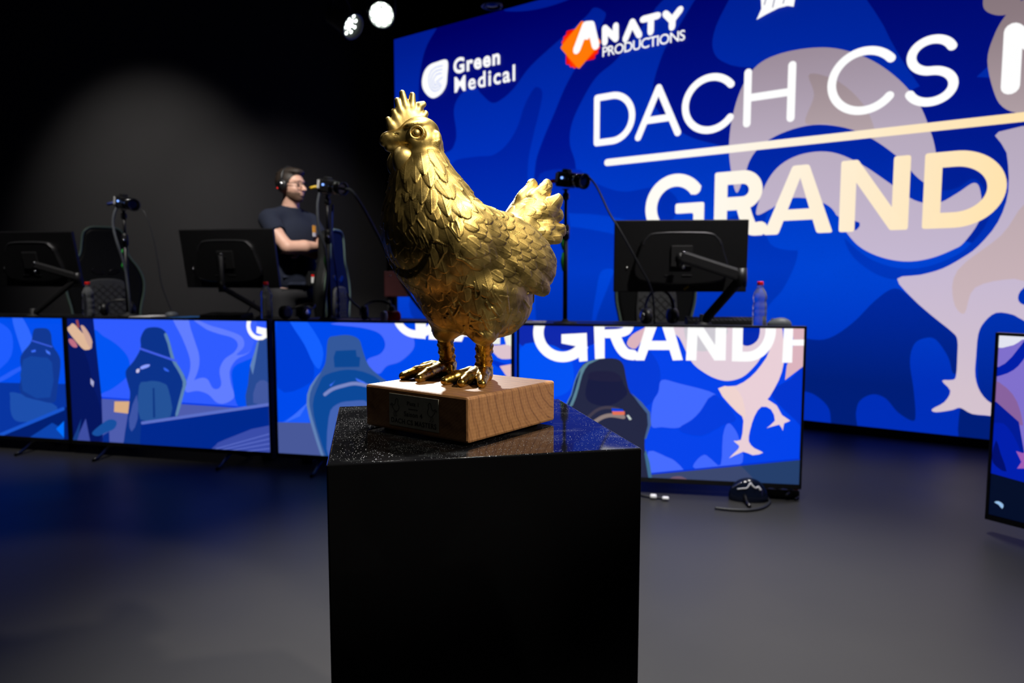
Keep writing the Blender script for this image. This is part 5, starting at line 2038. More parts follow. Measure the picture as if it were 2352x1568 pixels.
# ------------------------------------------------------------------ gaming chairs
def chair(label, P, rz, s=1.0):
    """backrest faces local -y (towards the viewer when rz = 0)"""
    root = thing('gaming_chair', label, 'chair', P, rz, 'gaming chairs behind the desks')
    root.scale = (s, s, s)
    out = [(0.00, 1.42), (0.085, 1.415), (0.135, 1.375), (0.150, 1.30), (0.165, 1.21), (0.225, 1.12), (0.262, 1.03), (0.262, 0.93), (0.235, 0.80), (0.225, 0.68), (0.225, 0.56), (0.15, 0.53)]
    full = out+[(-x, z) for x, z in reversed(out[1:])]
    pl_ = spline(full, 5, True)
    mb = MB()
    mb.prism([(p[0], p[1]) for p in pl_], (0, 0.05, 0), (1, 0, 0), (0, 0, 1), (0, 1, 0), 0.10, 0.03)
    mb.build('backrest', M['leather'], root)
    mb = MB()
    mb.tube([(p[0], 0.055, p[1]) for p in pl_]+[(pl_[0][0], 0.055, pl_[0][1])], 0.009, 8, caps=False)
    mb.build('piping', M['piping'], root)
    mb = MB()
    q = [(-0.12, 0.56), (0.12, 0.56), (0.135, 0.80), (0.135, 0.93), (0.10, 1.02), (-0.10, 1.02), (-0.135, 0.93), (-0.135, 0.80)]
    qs = spline(q, 4, True)
    mb.prism([(p[0], p[1]) for p in qs], (0, 0.052, 0), (1, 0, 0), (0, 0, 1), (0, -1, 0), 0.022, 0.010)
    cp = mb.build('quilted_panel', M['quilt'], root)
    for sg in (-1, 1):
        mb = MB()
        for k in range(-4, 6):
            a0, b0 = -0.12, 0.12
            pts = [(a0+(b0-a0)*t, 0.030, 0.78+sg*(t-0.5)*0.24+k*0.055) for t in np.linspace(0, 1, 8)]
            pts = [p for p in pts if 0.575 < p[2] < 1.0]
            if len(pts) > 1:
                mb.tube(pts, 0.0035, 6)
        mb.build('stitching', M['black_matte'], cp)
    for sx in (-1, 1):
        mb = MB()
        mb.prism([(sx*0.055+0.045*math.cos(t)*1.0, 1.085+0.022*math.sin(t)+sx*0.25*0.045*math.cos(t)) for t in np.linspace(0, 2*PI, 17)[:-1]], (0, 0.052, 0), (1, 0, 0), (0, 0, 1), (0, -1, 0), 0.006, 0.002)
        mb.build('belt_hole_trim', M['black_gloss'], root)
    mb = MB()
    mb.box((0, -0.20, 0.52), (0.40, 0.50, 0.11), 0.04)
    mb.build('seat', M['leather'], root)
    for sx in (-1, 1):
        mb = MB()
        mb.box((sx*0.225, -0.20, 0.545), (0.09, 0.50, 0.12), 0.04)
        mb.build('seat_bolster', M['leather'], root)
        mb = MB()
        mb.box((sx*0.31, -0.16, 0.745), (0.10, 0.27, 0.035), 0.014)
        mb.box((sx*0.31, -0.14, 0.60), (0.045, 0.07, 0.26), 0.01)
        mb.build('armrest', M['black'], root)
    mb = MB()
    mb.tube([(0, -0.18, 0.10), (0, -0.18, 0.47)], 0.028, 16)
    mb.build('gas_lift', M['black_matte'], root)
    mb = MB()
    for k in range(5):
        a = 2*PI*k/5+0.3
        mb.tube([(0.03*math.cos(a), -0.18+0.03*math.sin(a), 0.12), (0.33*math.cos(a), -0.18+0.33*math.sin(a), 0.075)], [0.032, 0.020], 10)
    mb.build('star_base', M['black_matte'], root)
    for k in range(5):
        a = 2*PI*k/5+0.3
        mb = MB()
        mb.tube([(0.32*math.cos(a)-0.025*math.sin(a), -0.18+0.32*math.sin(a)+0.025*math.cos(a), 0.030), (0.32*math.cos(a)+0.025*math.sin(a), -0.18+0.32*math.sin(a)-0.025*math.cos(a), 0.030)], 0.030, 14)
        mb.build('caster', M['black'], root)
    return root


def floor_pt(x, Y):
    P = at(x, 700, Y)
    return Vector((P[0], Y, 0))


ch3 = chair('black gaming chair with quilted back behind the right monitor', floor_pt(1512, 4.52), math.radians(4))
ch1 = copy_tree(ch3)
ch1.location, ch1.rotation_euler = floor_pt(250, 5.60), (0, 0, math.radians(42))
ch1.scale = (1.06, 1.06, 1.06)
ch1['label'] = 'black gaming chair behind the left camera stand'
ch0 = copy_tree(ch3)
ch0.location, ch0.rotation_euler = floor_pt(-150, 5.50), (0, 0, math.radians(10))
ch0['label'] = 'black gaming chair edge at the left frame edge'
ch2 = copy_tree(ch3)
ch2.location, ch2.rotation_euler = Vector((-1.165, 4.86, 0)), (0, 0, math.radians(86))
ch2['label'] = 'black gaming chair seen from its side in front of the man'


# ------------------------------------------------------------------ small things on the desks
def headset(label, P, rz, lay=0.0, mcup=None, group='headsets on the desks'):
    root = thing('headset', label, 'headset', P, rz, group)
    root.rotation_euler = (lay, 0, rz)
    mb = MB()
    mb.tube([(0.085*math.cos(t), 0, 0.085+0.10*math.sin(t)) for t in np.linspace(-0.15, PI+0.15, 22)], 0.009, 10, flat=0.6)
    mb.build('headband', M['black'], root)
    for sx in (-1, 1):
        mb = MB()
        mb.lathe([(0.020, -0.018), (0.040, -0.016), (0.043, 0.0), (0.040, 0.018), (0.026, 0.022)], (sx*0.080, 0, 0.046), 20, rot=Matrix.Rotation(PI/2, 3, 'Y'))
        cu_ = mb.build('ear_cup', M['black'], root)
        mb = MB()
        mb.lathe([(0.024, 0.0), (0.022, 0.005), (0.008, 0.007)], (sx*0.101, 0, 0.046), 16, rot=Matrix.Rotation(sx*PI/2, 3, 'Y'))
        mb.build('cup_plate', mcup or M['silver'], cu_)
    return root


headset('black headset with silver cups standing under the right monitor', at(1514, 735, 3.72, DZ), math.radians(18))
headset('dark headset lying behind the red and white can', at(868, 722, 4.05, DZ+0.028), math.radians(10), math.radians(-62), M['cable_grey'])
headset('dark headset with a bright knob beside the bottle near the man', at(664, 728, 4.12, DZ+0.030), math.radians(-30), math.radians(-70))
headset('dark headset lying before the left chair', at(268, 712, 4.66, DZ+0.028), math.radians(20), math.radians(-65), M['cable_grey'])


def keyboard(label, P, rz, w_, d_, m, keym, group='keyboards'):
    root = thing('keyboard', label, 'keyboard', P, rz, group)
    mb = MB()
    mb.prism([(-d_/2, 0), (d_/2, 0), (d_/2, 0.030), (-d_/2, 0.014)], (-w_/2, 0, 0), (0, 1, 0), (0, 0, 1), (1, 0, 0), w_, 0.002)
    mb.build('case', m, root)
    for r_ in range(5):
        mb = MB()
        y_ = -d_/2+d_*(r_+0.6)/5.3
        z_ = 0.014+0.016*(y_+d_/2)/d_+0.005
        n_ = 15
        for k in range(n_):
            mb.box((-w_/2+w_*(k+0.5)/n_, y_, z_), (w_/n_*0.84, d_/5.3*0.82, 0.010), 0.001)
        mb.build('key_row', keym, root)
    return root


keyboard('black keyboard standing before the water bottle on the right desk', at(1654, 737, 3.74, DZ), math.radians(-8), 0.36, 0.14, M['black'], M['black_matte'])
keyboard('dark keyboard with bluish sheen under the tilted monitor', at(520, 724, 4.36, DZ), math.radians(-14), 0.30, 0.13, M['black_gloss'], M['black'])


def sheet(name, label, cat, P, rz, w_, d_, m, t=0.004, group=None, curl=0.0):
    me = bpy.data.meshes.new(name)
    bm = bmesh.new()
    n = 8
    top = [[bm.verts.new((-w_/2+w_*i/n, -d_/2+d_*j/n, t+curl*((2*i/n-1)**2+(2*j/n-1)**2)*0.5)) for j in range(n+1)] for i in range(n+1)]
    for i in range(n):
        for j in range(n):
            bm.faces.new((top[i][j], top[i+1][j], top[i+1][j+1], top[i][j+1]))
    r = bmesh.ops.extrude_face_region(bm, geom=list(bm.faces))
    for v in [g for g in r['geom'] if isinstance(g, bmesh.types.BMVert)]:
        v.co.z = max(0.0, v.co.z-t)
    bmesh.ops.recalc_face_normals(bm, faces=bm.faces)
    bm.to_mesh(me)
    bm.free()
    o = obj(name, me, m)
    o.location = P
    o.rotation_euler = (0, 0, rz)
    return tag(o, label, cat, group)


sheet('paper_sheet', 'white paper lying right of the left camera stand', 'paper', at(348, 718, 4.50, DZ), math.radians(-16), 0.17, 0.20, M['paper'], 0.010, 'papers on the desks')
sheet('paper_sheet', 'pale pink paper left of the red and white can', 'paper', at(806, 731, 4.02, DZ), math.radians(-8), 0.20, 0.29, M['pink_paper'], 0.004, 'papers on the desks', 0.006)
sheet('paper_sheet', 'pale pink paper under the red and white can', 'paper', at(894, 732, 4.00, DZ), math.radians(-14), 0.21, 0.30, M['pink_paper'], 0.004, 'papers on the desks', 0.005)
sheet('paper_sheet', 'pale pink paper half hidden behind the hen', 'paper', at(975, 733, 3.96, DZ), math.radians(-10), 0.21, 0.30, M['pink_paper'], 0.004, 'papers on the desks', 0.004)
sheet('paper_sheet', 'grey white paper between the hen and the right camera stand', 'paper', at(1222, 735, 3.88, DZ), math.radians(-12), 0.13, 0.20, M['paper'], 0.006, 'papers on the desks')
sheet('mouse_pad', 'blue mouse pad left of the bluish keyboard', 'mouse pad', at(432, 722, 4.45, DZ), math.radians(-14), 0.16, 0.24, mat('blue_cloth', (0.01, 0.10, 0.32), 0.8, noise=0.1, nscale=50), 0.006)

# red and white can lying on its side
t = thing('drink_can', 'red and white can lying on the pink papers', 'can', at(897, 722, 3.93, DZ+0.004+0.030), math.radians(-35))
t.rotation_euler = (PI/2, 0, math.radians(-58))
mb = MB()
mb.lathe([(0.022, -0.055), (0.0295, -0.048), (0.0300, -0.045), (0.0300, 0.030)], (0, 0, 0), 24)
mb.build('can_wall', M['red'], t)
mb = MB()
mb.lathe([(0.0302, 0.028), (0.0302, 0.045), (0.026, 0.053), (0.022, 0.054), (0.020, 0.051)], (0, 0, 0), 24)
mb.build('can_lid', M['white'], t)
# grey puck and mouse
mb = MB()
mb.lathe([(0.040, 0.0), (0.042, 0.006), (0.036, 0.026), (0.020, 0.034), (0.006, 0.036)], (0, 0, 0), 24)
o = mb.build('grey_puck', M['cable_grey'])
o.location = at(394, 716, 4.55, DZ)
tag(o, 'small grey rounded puck at the end of the thin cable', 'device')


def mouse(label, P, rz, m):
    sd = SDF((-0.05, -0.08, -0.01), (0.05, 0.08, 0.06), 0.003)
    sd.ell((0, 0, 0.004), (0.031, 0.060, 0.034), 0.0)
    sd.ell((0, -0.01, 0.012), (0.026, 0.045, 0.028), 0.01)
    V_, F_ = sd.mesh(1)
    V_[:, 2] = np.maximum(V_[:, 2], 0)
    root = thing('computer_mouse', label, 'mouse', P, rz, 'computer mice')
    obj('shell', np_mesh('shell', V_, F_), m, root)
    mb = MB()
    mb.lathe([(0.007, -0.004), (0.008, 0), (0.007, 0.004)], (0, 0.034, 0.030), 14, rot=Matrix.Rotation(PI/2, 3, 'Y'))
    mb.build('scroll_wheel', M['cable_grey'], root)
    return root


mouse('small grey white mouse behind the right water bottle', at(1790, 745, 3.62, DZ), math.radians(70), M['cable_grey'])

# ------------------------------------------------------------------ things on the floor
P0 = on_z(1785, 1140, 0.0)
t = thing('power_strip', 'black power strip lying under the right end of the large tv', 'power strip', (P0[0], P0[1], 0), math.radians(-12))
mb = MB()
mb.box((0, 0, 0.022), (0.20, 0.055, 0.044), 0.006)
mb.build('strip_body', M['black'], t)
for k in range(3):
    mb = MB()
    mb.lathe([(0.020, 0.044), (0.021, 0.047), (0.017, 0.047), (0.015, 0.0455)], (-0.06+0.06*k, 0, 0), 18)
    mb.build('socket', M['black_gloss'], t)
mb = MB()
mb.box((0.085, -0.012, 0.046), (0.018, 0.012, 0.006), 0.002)
mb.build('switch', M['red'], t)
g = lambda x, y, z=0.008: Vector(on_z(x, y, z))
cable('black cable curling on the floor before the large tv', [g(1642, 1166), g(1680, 1170), g(1720, 1171), g(1752, 1165), g(1768, 1152), g(1762, 1142), g(1775, 1136)], 0.007, M['cable'])
cable('black cable sticking out beside the power strip', [g(1806, 1136, 0.03), g(1822, 1128, 0.03), g(1834, 1138, 0.015), g(1826, 1146)], 0.006, M['cable'])
t = thing('audio_cable', 'black cable with two white plugs on the floor beside the plinth', 'cable', g(1470, 1136), 0)
c0 = g(1470, 1136)
mb = MB()
mb.tube([Vector(p)-c0 for p in spline([tuple(g(1440, 1128)), tuple(g(1478, 1138)), tuple(g(1500, 1141)), tuple(g(1528, 1145)), tuple(g(1534, 1146))], 6)], 0.006, 8)
mb.build('cord', M['cable'], t)
for x, y, r_ in ((1500, 1140, 0.013), (1528, 1144, 0.010)):
    mb = MB()
    q = g(x, y, 0.013)-c0
    mb.tube([q+Vector((-0.014, 0.002, 0)), q+Vector((-0.010, 0.001, 0)), q+Vector((0.012, -0.003, 0)), q+Vector((0.016, -0.003, 0))], [r_*0.7, r_, r_, r_*0.7], 12)
    mb.build('plug', M['white'], t)
# rounded dark glossy box with solid white reflections in front of the tv's lower edge
P0 = on_z(1718, 1148, 0.0)
t = thing('glossy_dome', 'rounded glossy dark dome with modelled white reflections under the large tv', 'device', (P0[0], P0[1], 0), math.radians(-10))
sd = SDF((-0.13, -0.09, -0.02), (0.13, 0.09, 0.13), 0.004)
sd.ell((0, 0, 0.020), (0.092, 0.045, 0.090), 0.0)
sd.ell((0, 0, 0.012), (0.080, 0.042, 0.04), 0.02)
V_, F_ = sd.mesh(1)
V_[:, 2] = np.maximum(V_[:, 2], 0)
obj('shell', np_mesh('shell', V_, F_), mat('dark_blue_gloss', (0.005, 0.008, 0.020), 0.15, noise=0.2, nscale=20), t)


def on_dome(x, z):
    y = -0.045*math.sqrt(max(0.0, 1-(x/0.092)**2-((z-0.02)/0.090)**2))
    return (x, y-0.001, z)


mb = MB()
for pts in (((-0.055, 0.060), (-0.030, 0.066), (-0.012, 0.070), (0.004, 0.092)), ((0.004, 0.094), (0.016, 0.078), (0.030, 0.070), (0.040, 0.076), (0.052, 0.060))):
    mb.tube([on_dome(*q) for q in spline(pts, 5)], 0.006, 8, flat=0.6)
mb.build('zigzag_reflection', M['white'], t)  # reflections on the dome laid on as solid white strokes
mb = MB()
mb.tube([on_dome(*q) for q in spline(((-0.078, 0.062), (-0.056, 0.080), (-0.036, 0.093)), 5)], 0.003, 8)
mb.build('rim_stripe', M['silver'], t)

# maroon box on a slim post by the led wall
P0 = at(914, 652, 6.3)
t = thing('maroon_box', 'dark maroon box on a black post before the led wall edge', 'box', (P0[0], P0[1], 0), math.radians(-12))
mb = MB()
mb.box((0, 0, P0[2]), (0.22, 0.12, 0.23), 0.008)
mb.build('box_body', M['maroon'], t)
mb = MB()
mb.tube([(-0.085, 0.0, 0.0), (-0.085, 0.0, P0[2]-0.10)], 0.018, 12)
mb.box((-0.085, 0, 0.01), (0.22, 0.22, 0.02), 0.004)
mb.build('post', M['black_matte'], t)
mb = MB()
mb.lathe([(0.008, 0), (0.008, 0.006), (0.004, 0.008)], (-0.05, -0.060, P0[2]+0.075), 12, rot=Matrix.Rotation(PI/2, 3, 'X'))
mb.build('knob', M['silver'], t)


# ------------------------------------------------------------------ stage lamps
def par_lamp(label, c, aim, r, n_ring, cellm):
    root = thing('stage_lamp', label, 'stage light', c, 0, 'lit stage lamps under the ceiling')
    d = (Vector(aim)-Vector(c)).normalized()
    R_ = d.to_track_quat('Z', 'Y').to_matrix()
    mb = MB()
    mb.lathe([(r*0.55, -0.20), (r*0.9, -0.18), (r*1.0, -0.05), (r*1.12, 0.0), (r*1.20, 0.05), (r*1.12, 0.052), (r*1.04, 0.004), (r*0.2, 0.0)], (0, 0, 0), 28, rot=R_)
    mb.build('housing', M['silver_dark'], root)
    k = 0
    for rad, n in ((0.0, 1), (r*0.42, 6), (r*0.82, n_ring)):
        for i in range(n):
            a = 2*PI*i/n
            mb = MB()
            mb.lathe([(r*0.165, 0.004), (r*0.15, r*0.07), (r*0.08, r*0.12), (r*0.02, r*0.14)], R_ @ Vector((rad*math.cos(a), rad*math.sin(a), 0.0)), 12, rot=R_)
            mb.build('led_cell', cellm, root)
    mb = MB()
    up_ = Vector((0, 0, 1))
    side = d.cross(up_).normalized()
    bk = -d*0.08
    mb.tube([bk-side*r*1.25, bk-side*r*1.25+up_*0.12, bk+up_*0.22, bk+side*r*1.25+up_*0.12, bk+side*r*1.25], 0.008, 8)
    mb.tube([bk+up_*0.22, bk+up_*(4.3-c[2])], 0.016, 10)
    mb.build('yoke', M['black_matte'], root)
    return root


M['silver_dark'] = mat('grey_lamp_housing', (0.20, 0.21, 0.20), 0.4, metal=0.3, noise=0.1, nscale=40)
lp = at(876, 33, 5.2)
par_lamp('bright round stage lamp with a star glow, right of the pair', lp, (-0.2, 1.2, 1.0), 0.078, 10, M['lamp_cell'])
lq = at(801, 55, 5.3)
par_lamp('tilted dimmer stage lamp left of the bright one', lq, (2.4, 3.6, 0.4), 0.080, 9, emit('lamp_led_dim', (0.90, 1.0, 0.92), 4.0))
lr = at(1130, 14, 5.4)
t = thing('spotlight_can', 'dark unlit spotlight hanging above the led wall corner', 'spotlight', lr, 0)
mb = MB()
mb.lathe([(0.055, 0.26), (0.075, 0.25), (0.075, 0.02), (0.082, 0.0), (0.078, -0.004), (0.066, 0.0), (0.060, 0.02)], (0, 0, 0), 28)
mb.build('can', M['black_gloss'], t)
mb = MB()
mb.lathe([(0.060, 0.012), (0.045, 0.004), (0.02, 0.0), (0.004, -0.001)], (0, 0, 0), 24)
mb.build('lens_glass', M['black_gloss'], t)
mb = MB()
mb.tube([(0, 0, 0.25), (0, 0, 4.3-lr[2])], 0.014, 10)
mb.build('hanger', M['black_matte'], t)
# ------------------------------------------------------------------ the man standing behind the desks, arms crossed
PX, PY = -1.570, 4.95
BH_ = math.radians(-32)              # body heading: right and towards the viewer
HD_ = math.radians(-20)-BH_          # head turned further to the viewer's right
man = thing('person', 'standing man with crossed arms, glasses, dark hair and navy t-shirt', 'person', (PX, PY, 0), BH_)
ps = SDF((-0.30, -0.36, -0.005), (0.36, 0.36, 1.86), 0.0045)
# legs and shoes
for sy in (-1, 1):
    ps.chain([(0.0, sy*0.095, 0.93), (0.015, sy*0.105, 0.50), (-0.005, sy*0.11, 0.10)], [0.092, 0.060, 0.044], 0.02)
    ps.cap((-0.03, sy*0.11, 0.05), (0.14, sy*0.125, 0.04), 0.045, 0.036, 0.02)
# torso
ps.ell((0.0, 0, 0.98), (0.115, 0.165, 0.13), 0.04)
ps.ell((0.005, 0, 1.15), (0.112, 0.155, 0.17), 0.05)
ps.ell((0.005, 0, 1.34), (0.118, 0.175, 0.17), 0.05)
for sy in (-1, 1):
    ps.cap((-0.005, sy*0.03, 1.50), (0.0, sy*0.160, 1.455), 0.045, 0.058, 0.04)
# neck and head
ps.cap((-0.005, 0, 1.47), (0.015, 0, 1.60), 0.060, 0.055, 0.03)
hc = np.array([0.026, -0.006, 1.690])
c_, s_n = math.cos(HD_), math.sin(HD_)


def mh(x, y, z):
    return np.array([hc[0]+c_*x-s_n*y, hc[1]+s_n*x+c_*y, hc[2]+z])


MR = Matrix.Rotation(HD_, 4, 'Z')
ps.ell(mh(-0.012, 0, 0.028), (0.096, 0.076, 0.090), 0.02, MR)
ps.ell(mh(0.026, 0, -0.030), (0.062, 0.060, 0.078), 0.02, MR)
ps.ell(mh(0.058, 0, -0.088), (0.026, 0.030, 0.022), 0.02, MR)
ps.ell(mh(0.070, 0, 0.030), (0.018, 0.052, 0.012), 0.015, MR)         # brow ridge
ps.chain([mh(0.080, 0, 0.018), mh(0.098, 0, -0.012), mh(0.112, 0, -0.028)], [0.008, 0.010, 0.013], 0.008)
for sy in (-1, 1):
    ps.ell(mh(0.100, sy*0.011, -0.030), (0.012, 0.008, 0.008), 0.004, MR)
    ps.ell(mh(0.082, sy*0.031, 0.008), (0.014, 0.014, 0.010), 0.006, MR, sub=True)
    ps.ell(mh(0.071, sy*0.031, 0.007), (0.013, 0.014, 0.012), 0.002, MR)
    ps.ell(mh(-0.008, sy*0.076, -0.006), (0.018, 0.009, 0.030), 0.005, MR)
    ps.ell(mh(0.052, sy*0.040, -0.028), (0.026, 0.018, 0.020), 0.02, MR)
ps.ell(mh(0.090, 0, -0.053), (0.010, 0.024, 0.006), 0.004, MR)
ps.ell(mh(0.087, 0, -0.064), (0.010, 0.020, 0.007), 0.004, MR)
ps.chain([mh(0.098, -0.020, -0.058), mh(0.101, 0, -0.0585), mh(0.098, 0.020, -0.058)], [0.002, 0.0025, 0.002], 0.002, sub=True)
# arms: right arm outside, left forearm tucked below it
RS, RE, RW = (0.0, -0.178, 1.450), (0.185, -0.185, 1.262), (0.215, 0.045, 1.278)
LS, LE, LW2 = (0.0, 0.178, 1.450), (0.135, 0.168, 1.235), (0.165, -0.055, 1.250)
ps.chain([RS, ((RS[0]+RE[0])/2, -0.205, (RS[2]+RE[2])/2), RE], [0.058, 0.050, 0.043], 0.02)
ps.chain([RE, (0.225, -0.08, 1.268), RW], [0.043, 0.044, 0.029], 0.012)
ps.chain([LS, ((LS[0]+LE[0])/2, 0.196, (LS[2]+LE[2])/2), LE], [0.058, 0.050, 0.043], 0.02)
ps.chain([LE, (0.165, 0.06, 1.236), LW2], [0.043, 0.043, 0.029], 0.012)


def hand(wr, dirv, nrm, fing):
    """palm from the wrist along dirv, back of the hand towards nrm; fing: bend of the fingers"""
    w0 = np.array(wr)
    d = np.array(dirv, float)
    d /= np.linalg.norm(d)
    n = np.array(nrm, float)
    n -= d*(n @ d)
    n /= np.linalg.norm(n)
    s_ = np.cross(d, n)
    ps.ell(w0+d*0.050, (0.048, 0.040, 0.017), 0.012, Matrix(((d[0], s_[0], n[0]), (d[1], s_[1], n[1]), (d[2], s_[2], n[2]))).to_4x4())
    for k, (o_, L_) in enumerate(((-0.030, 0.062), (-0.010, 0.072), (0.010, 0.068), (0.029, 0.054))):
        a = w0+d*0.085+s_*o_
        b = a+(d*math.cos(fing*0.5)-n*math.sin(fing*0.5))*L_*0.5
        c = b+(d*math.cos(fing*1.2)-n*math.sin(fing*1.2))*L_*0.5
        ps.chain([a, b, c], [0.0095, 0.0088, 0.0078], 0.002)
    a = w0+d*0.025-s_*0.030
    b = a+(d*0.6-s_*0.7)*0.035
    c = b+(d*0.9-s_*0.2)*0.028
    ps.chain([a, b, c], [0.0120, 0.0105, 0.0088], 0.006)


hand(RW, (-0.25, 0.95, 0.02), (0.8, 0.2, 0.1), 0.5)
hand(LW2, (-0.05, -0.95, 0.10), (0.9, -0.1, 0.1), 0.9)
Vp, Fp = ps.mesh(1)
body = obj('body', np_mesh('body', Vp, Fp), M['skin'], man)
# t-shirt
ts = SDF((-0.22, -0.32, 0.90), (0.26, 0.32, 1.60), 0.006)
ts.ell((0.003, 0, 1.07), (0.142, 0.186, 0.15), 0.0)
ts.ell((0.006, 0, 1.16), (0.130, 0.176, 0.18), 0.05)
ts.ell((0.006, 0, 1.33), (0.134, 0.180, 0.17), 0.05)
for sy in (-1, 1):
    ts.cap((-0.005, sy*0.045, 1.500), (0.0, sy*0.164, 1.455), 0.056, 0.068, 0.04)
ts.chain([RS, (0.085, -0.196, 1.366)], [0.068, 0.066], 0.02)
ts.chain([LS, (0.072, 0.186, 1.352)], [0.068, 0.066], 0.02)
for k in range(5):
    z = 1.02+0.045*k
    ts.chain([(0.10, -0.17+0.01*k, z), (0.145, -0.02, z+0.03*math.sin(k*1.7)), (0.10, 0.15, z+0.02)], [0.004, 0.007, 0.004], 0.012)
# neckline and hem openings
ts.cap((0.0, 0, 1.43), (0.008, 0, 1.525), 0.088, 0.067, 0.03)
ts.ell((0.024, 0, 1.590), (0.085, 0.085, 0.056), 0.004, sub=True)
ts.cap((0.09, -0.197, 1.362), (0.20, -0.19, 1.25), 0.058, 0.06, 0.002, sub=True)
ts.cap((0.078, 0.190, 1.352), (0.14, 0.168, 1.22), 0.058, 0.06, 0.002, sub=True)
ts.cap((0.0, 0.0, 0.85), (0.0, 0.0, 0.93), 0.12, 0.09, 0.002, sub=True)
Vt, Ft = ts.mesh(1)
tsh = obj('t_shirt', np_mesh('t_shirt', Vt, Ft), M['tshirt'], man)
mb = MB()
mb.box((0.142, 0.085, 1.400), (0.004, 0.040, 0.050), 0.001, Matrix.Rotation(0.35, 3, 'Z'))
mb.build('orange_print', M['orange'], tsh)
mb = MB()
mb.box((0.144, 0.083, 1.362), (0.004, 0.040, 0.026), 0.001, Matrix.Rotation(0.35, 3, 'Z'))
mb.build('white_print', M['white'], tsh)
# trousers and shoes
tr = SDF((-0.20, -0.24, 0.05), (0.22, 0.24, 1.06), 0.008)
tr.ell((0.0, 0, 0.955), (0.128, 0.178, 0.085), 0.0)
for sy in (-1, 1):
    tr.chain([(0.0, sy*0.095, 0.93), (0.012, sy*0.108, 0.50), (-0.005, sy*0.113, 0.09)], [0.104, 0.078, 0.066], 0.02)
Vt, Ft = tr.mesh(1)
obj('trousers', np_mesh('trousers', Vt, Ft), M['trousers'], man)
for sy in (-1, 1):
    sh_ = SDF((-0.12, sy*0.115-0.08, -0.01), (0.22, sy*0.115+0.08, 0.13), 0.006)
    sh_.cap((-0.035, sy*0.11, 0.055), (0.145, sy*0.125, 0.042), 0.053, 0.046, 0.0)
    V_, F_ = sh_.mesh(1)
    V_[:, 2] = np.maximum(V_[:, 2], 0)
    obj('shoe', np_mesh('shoe', V_, F_), M['black_matte'], man)
# hair: short back and sides, longer swept top
hs = SDF((-0.16, -0.15, 1.60), (0.20, 0.15, 1.88), 0.004)
hs.ell(mh(-0.018, 0, 0.034), (0.097, 0.081, 0.092), 0.0, MR)
hs.ell(mh(0.010, 0, 0.090), (0.078, 0.062, 0.032), 0.02, MR)
hs.ell(mh(0.050, 0.010, 0.094), (0.040, 0.046, 0.018), 0.012, MR)
hs.ell(mh(0.098, 0, -0.012), (0.078, 0.13, 0.088), 0.004, MR, sub=True)
hs.ell(mh(0.03, 0, -0.075), (0.12, 0.15, 0.075), 0.004, MR, sub=True)
for k in range(-5, 6):
    hs.chain([mh(-0.07, k*0.012, 0.098-abs(k)*0.003), mh(0.0, k*0.012, 0.116-abs(k)*0.004), mh(0.065, k*0.011, 0.100-abs(k)*0.003)], [0.005, 0.008, 0.005], 0.004)
Vh, Fh = hs.mesh(1)
obj('hair', np_mesh('hair', Vh, Fh), M['hair'], man)
# short beard over chin and jaw
bs_ = SDF((-0.10, -0.15, 1.56), (0.20, 0.15, 1.76), 0.0035)
bs_.ell(mh(0.027, 0, -0.052), (0.0625, 0.0608, 0.060), 0.0, MR)
bs_.ell(mh(0.058, 0, -0.088), (0.0285, 0.033, 0.024), 0.015, MR)
bs_.ell(mh(0.082, 0, -0.046), (0.018, 0.030, 0.009), 0.006, MR)
bs_.ell(mh(0.095, 0, -0.059), (0.020, 0.020, 0.0075), 0.003, MR, sub=True)
bs_.ell(mh(0.060, 0, 0.002), (0.10, 0.12, 0.052), 0.006, MR, sub=True)
bs_.ell(mh(-0.055, 0, -0.06), (0.055, 0.12, 0.09), 0.006, MR, sub=True)
Vh, Fh = bs_.mesh(1)
obj('beard', np_mesh('beard', Vh, Fh), mat('short_brown_beard', (0.10, 0.055, 0.035), 0.7, noise=0.5, nscale=160, bump=0.5), man)
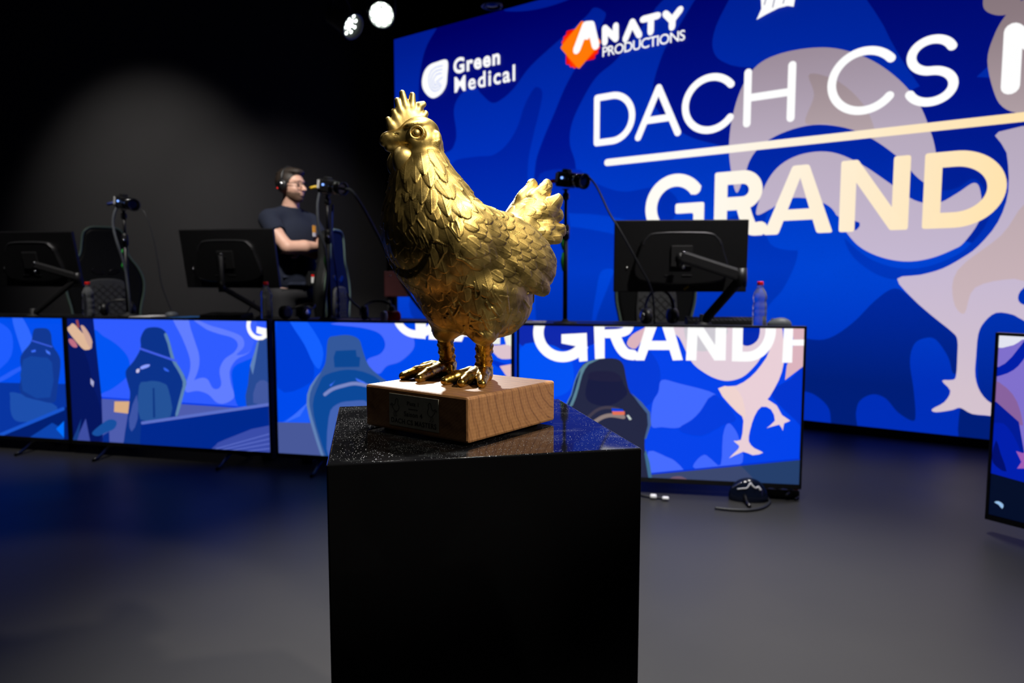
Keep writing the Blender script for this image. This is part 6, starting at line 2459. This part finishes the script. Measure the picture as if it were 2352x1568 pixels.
# glasses
gl = thing_parts = MB()
for sy in (-1, 1):
    gl.tube([mh(0.098-0.004*abs(math.cos(t)), sy*0.032+0.026*math.cos(t), 0.006+0.019*math.sin(t)) for t in np.linspace(0, 2*PI, 25)], 0.0022, 6, caps=False)
    gl.tube([mh(0.094, sy*0.058, 0.010), mh(0.050, sy*0.077, 0.010), mh(-0.005, sy*0.082, 0.006)], 0.0022, 6)
gl.tube([mh(0.098, -0.007, 0.010), mh(0.101, 0, 0.012), mh(0.098, 0.007, 0.010)], 0.0022, 6)
gl.build('glasses', M['black_gloss'], man)
for sy in (-1, 1):
    mb = MB()
    mb.lathe([(0.006, 0.0), (0.0065, 0.002), (0.004, 0.004)], mh(0.083, sy*0.031, 0.007), 12, rot=Matrix.Rotation(HD_, 3, 'Z') @ Matrix.Rotation(PI/2, 3, 'Y'))
    mb.build('eye', M['black_gloss'], man)
# worn headset
hsx = thing('headset', 'dark headset with a silver cup worn by the standing man', 'headset', (PX, PY, 0), BH_)
mb = MB()
mb.tube([mh(-0.008, 0.088*math.cos(t), 0.030+0.098*math.sin(t)) for t in np.linspace(0, PI, 24)], 0.009, 10, flat=0.7)
mb.build('headband', M['black'], hsx)
for sy in (-1, 1):
    mb = MB()
    mb.lathe([(0.026, -0.014), (0.037, -0.010), (0.039, 0.004), (0.032, 0.016), (0.010, 0.018)], mh(-0.006, sy*0.088, -0.002), 20, rot=Matrix.Rotation(HD_, 3, 'Z') @ Matrix.Rotation(-sy*PI/2, 3, 'X'))
    cu_ = mb.build('ear_cup', M['black'], hsx)
    mb = MB()
    mb.lathe([(0.018, 0), (0.017, 0.006), (0.006, 0.008)], mh(-0.006, sy*0.105, 0.002), 16, rot=Matrix.Rotation(HD_, 3, 'Z') @ Matrix.Rotation(-sy*PI/2, 3, 'X'))
    mb.build('cup_plate', M['silver'], cu_)
mb = MB()
mb.tube([mh(-0.03, -0.098, -0.02), mh(-0.038, -0.100, -0.028)], 0.007, 8)
mb.build('red_button', M['red'], hsx)
# radio pack at the belt
t = thing('radio_pack', 'small dark radio pack with a white and red tag on the man', 'radio', (PX, PY, 0), BH_)
mb = MB()
mb.box((0.170, 0.02, 1.06), (0.035, 0.065, 0.10), 0.006)
mb.build('pack_body', M['black'], t)
mb = MB()
mb.box((0.190, 0.02, 1.05), (0.006, 0.026, 0.040), 0.002)
mb.build('white_tag', M['white'], t)
mb = MB()
mb.box((0.190, 0.02, 1.079), (0.006, 0.022, 0.014), 0.002)
mb.build('red_tag', M['red'], t)

for o in (man, hsx, t):
    o.scale = (1.025, 1.025, 1.025)
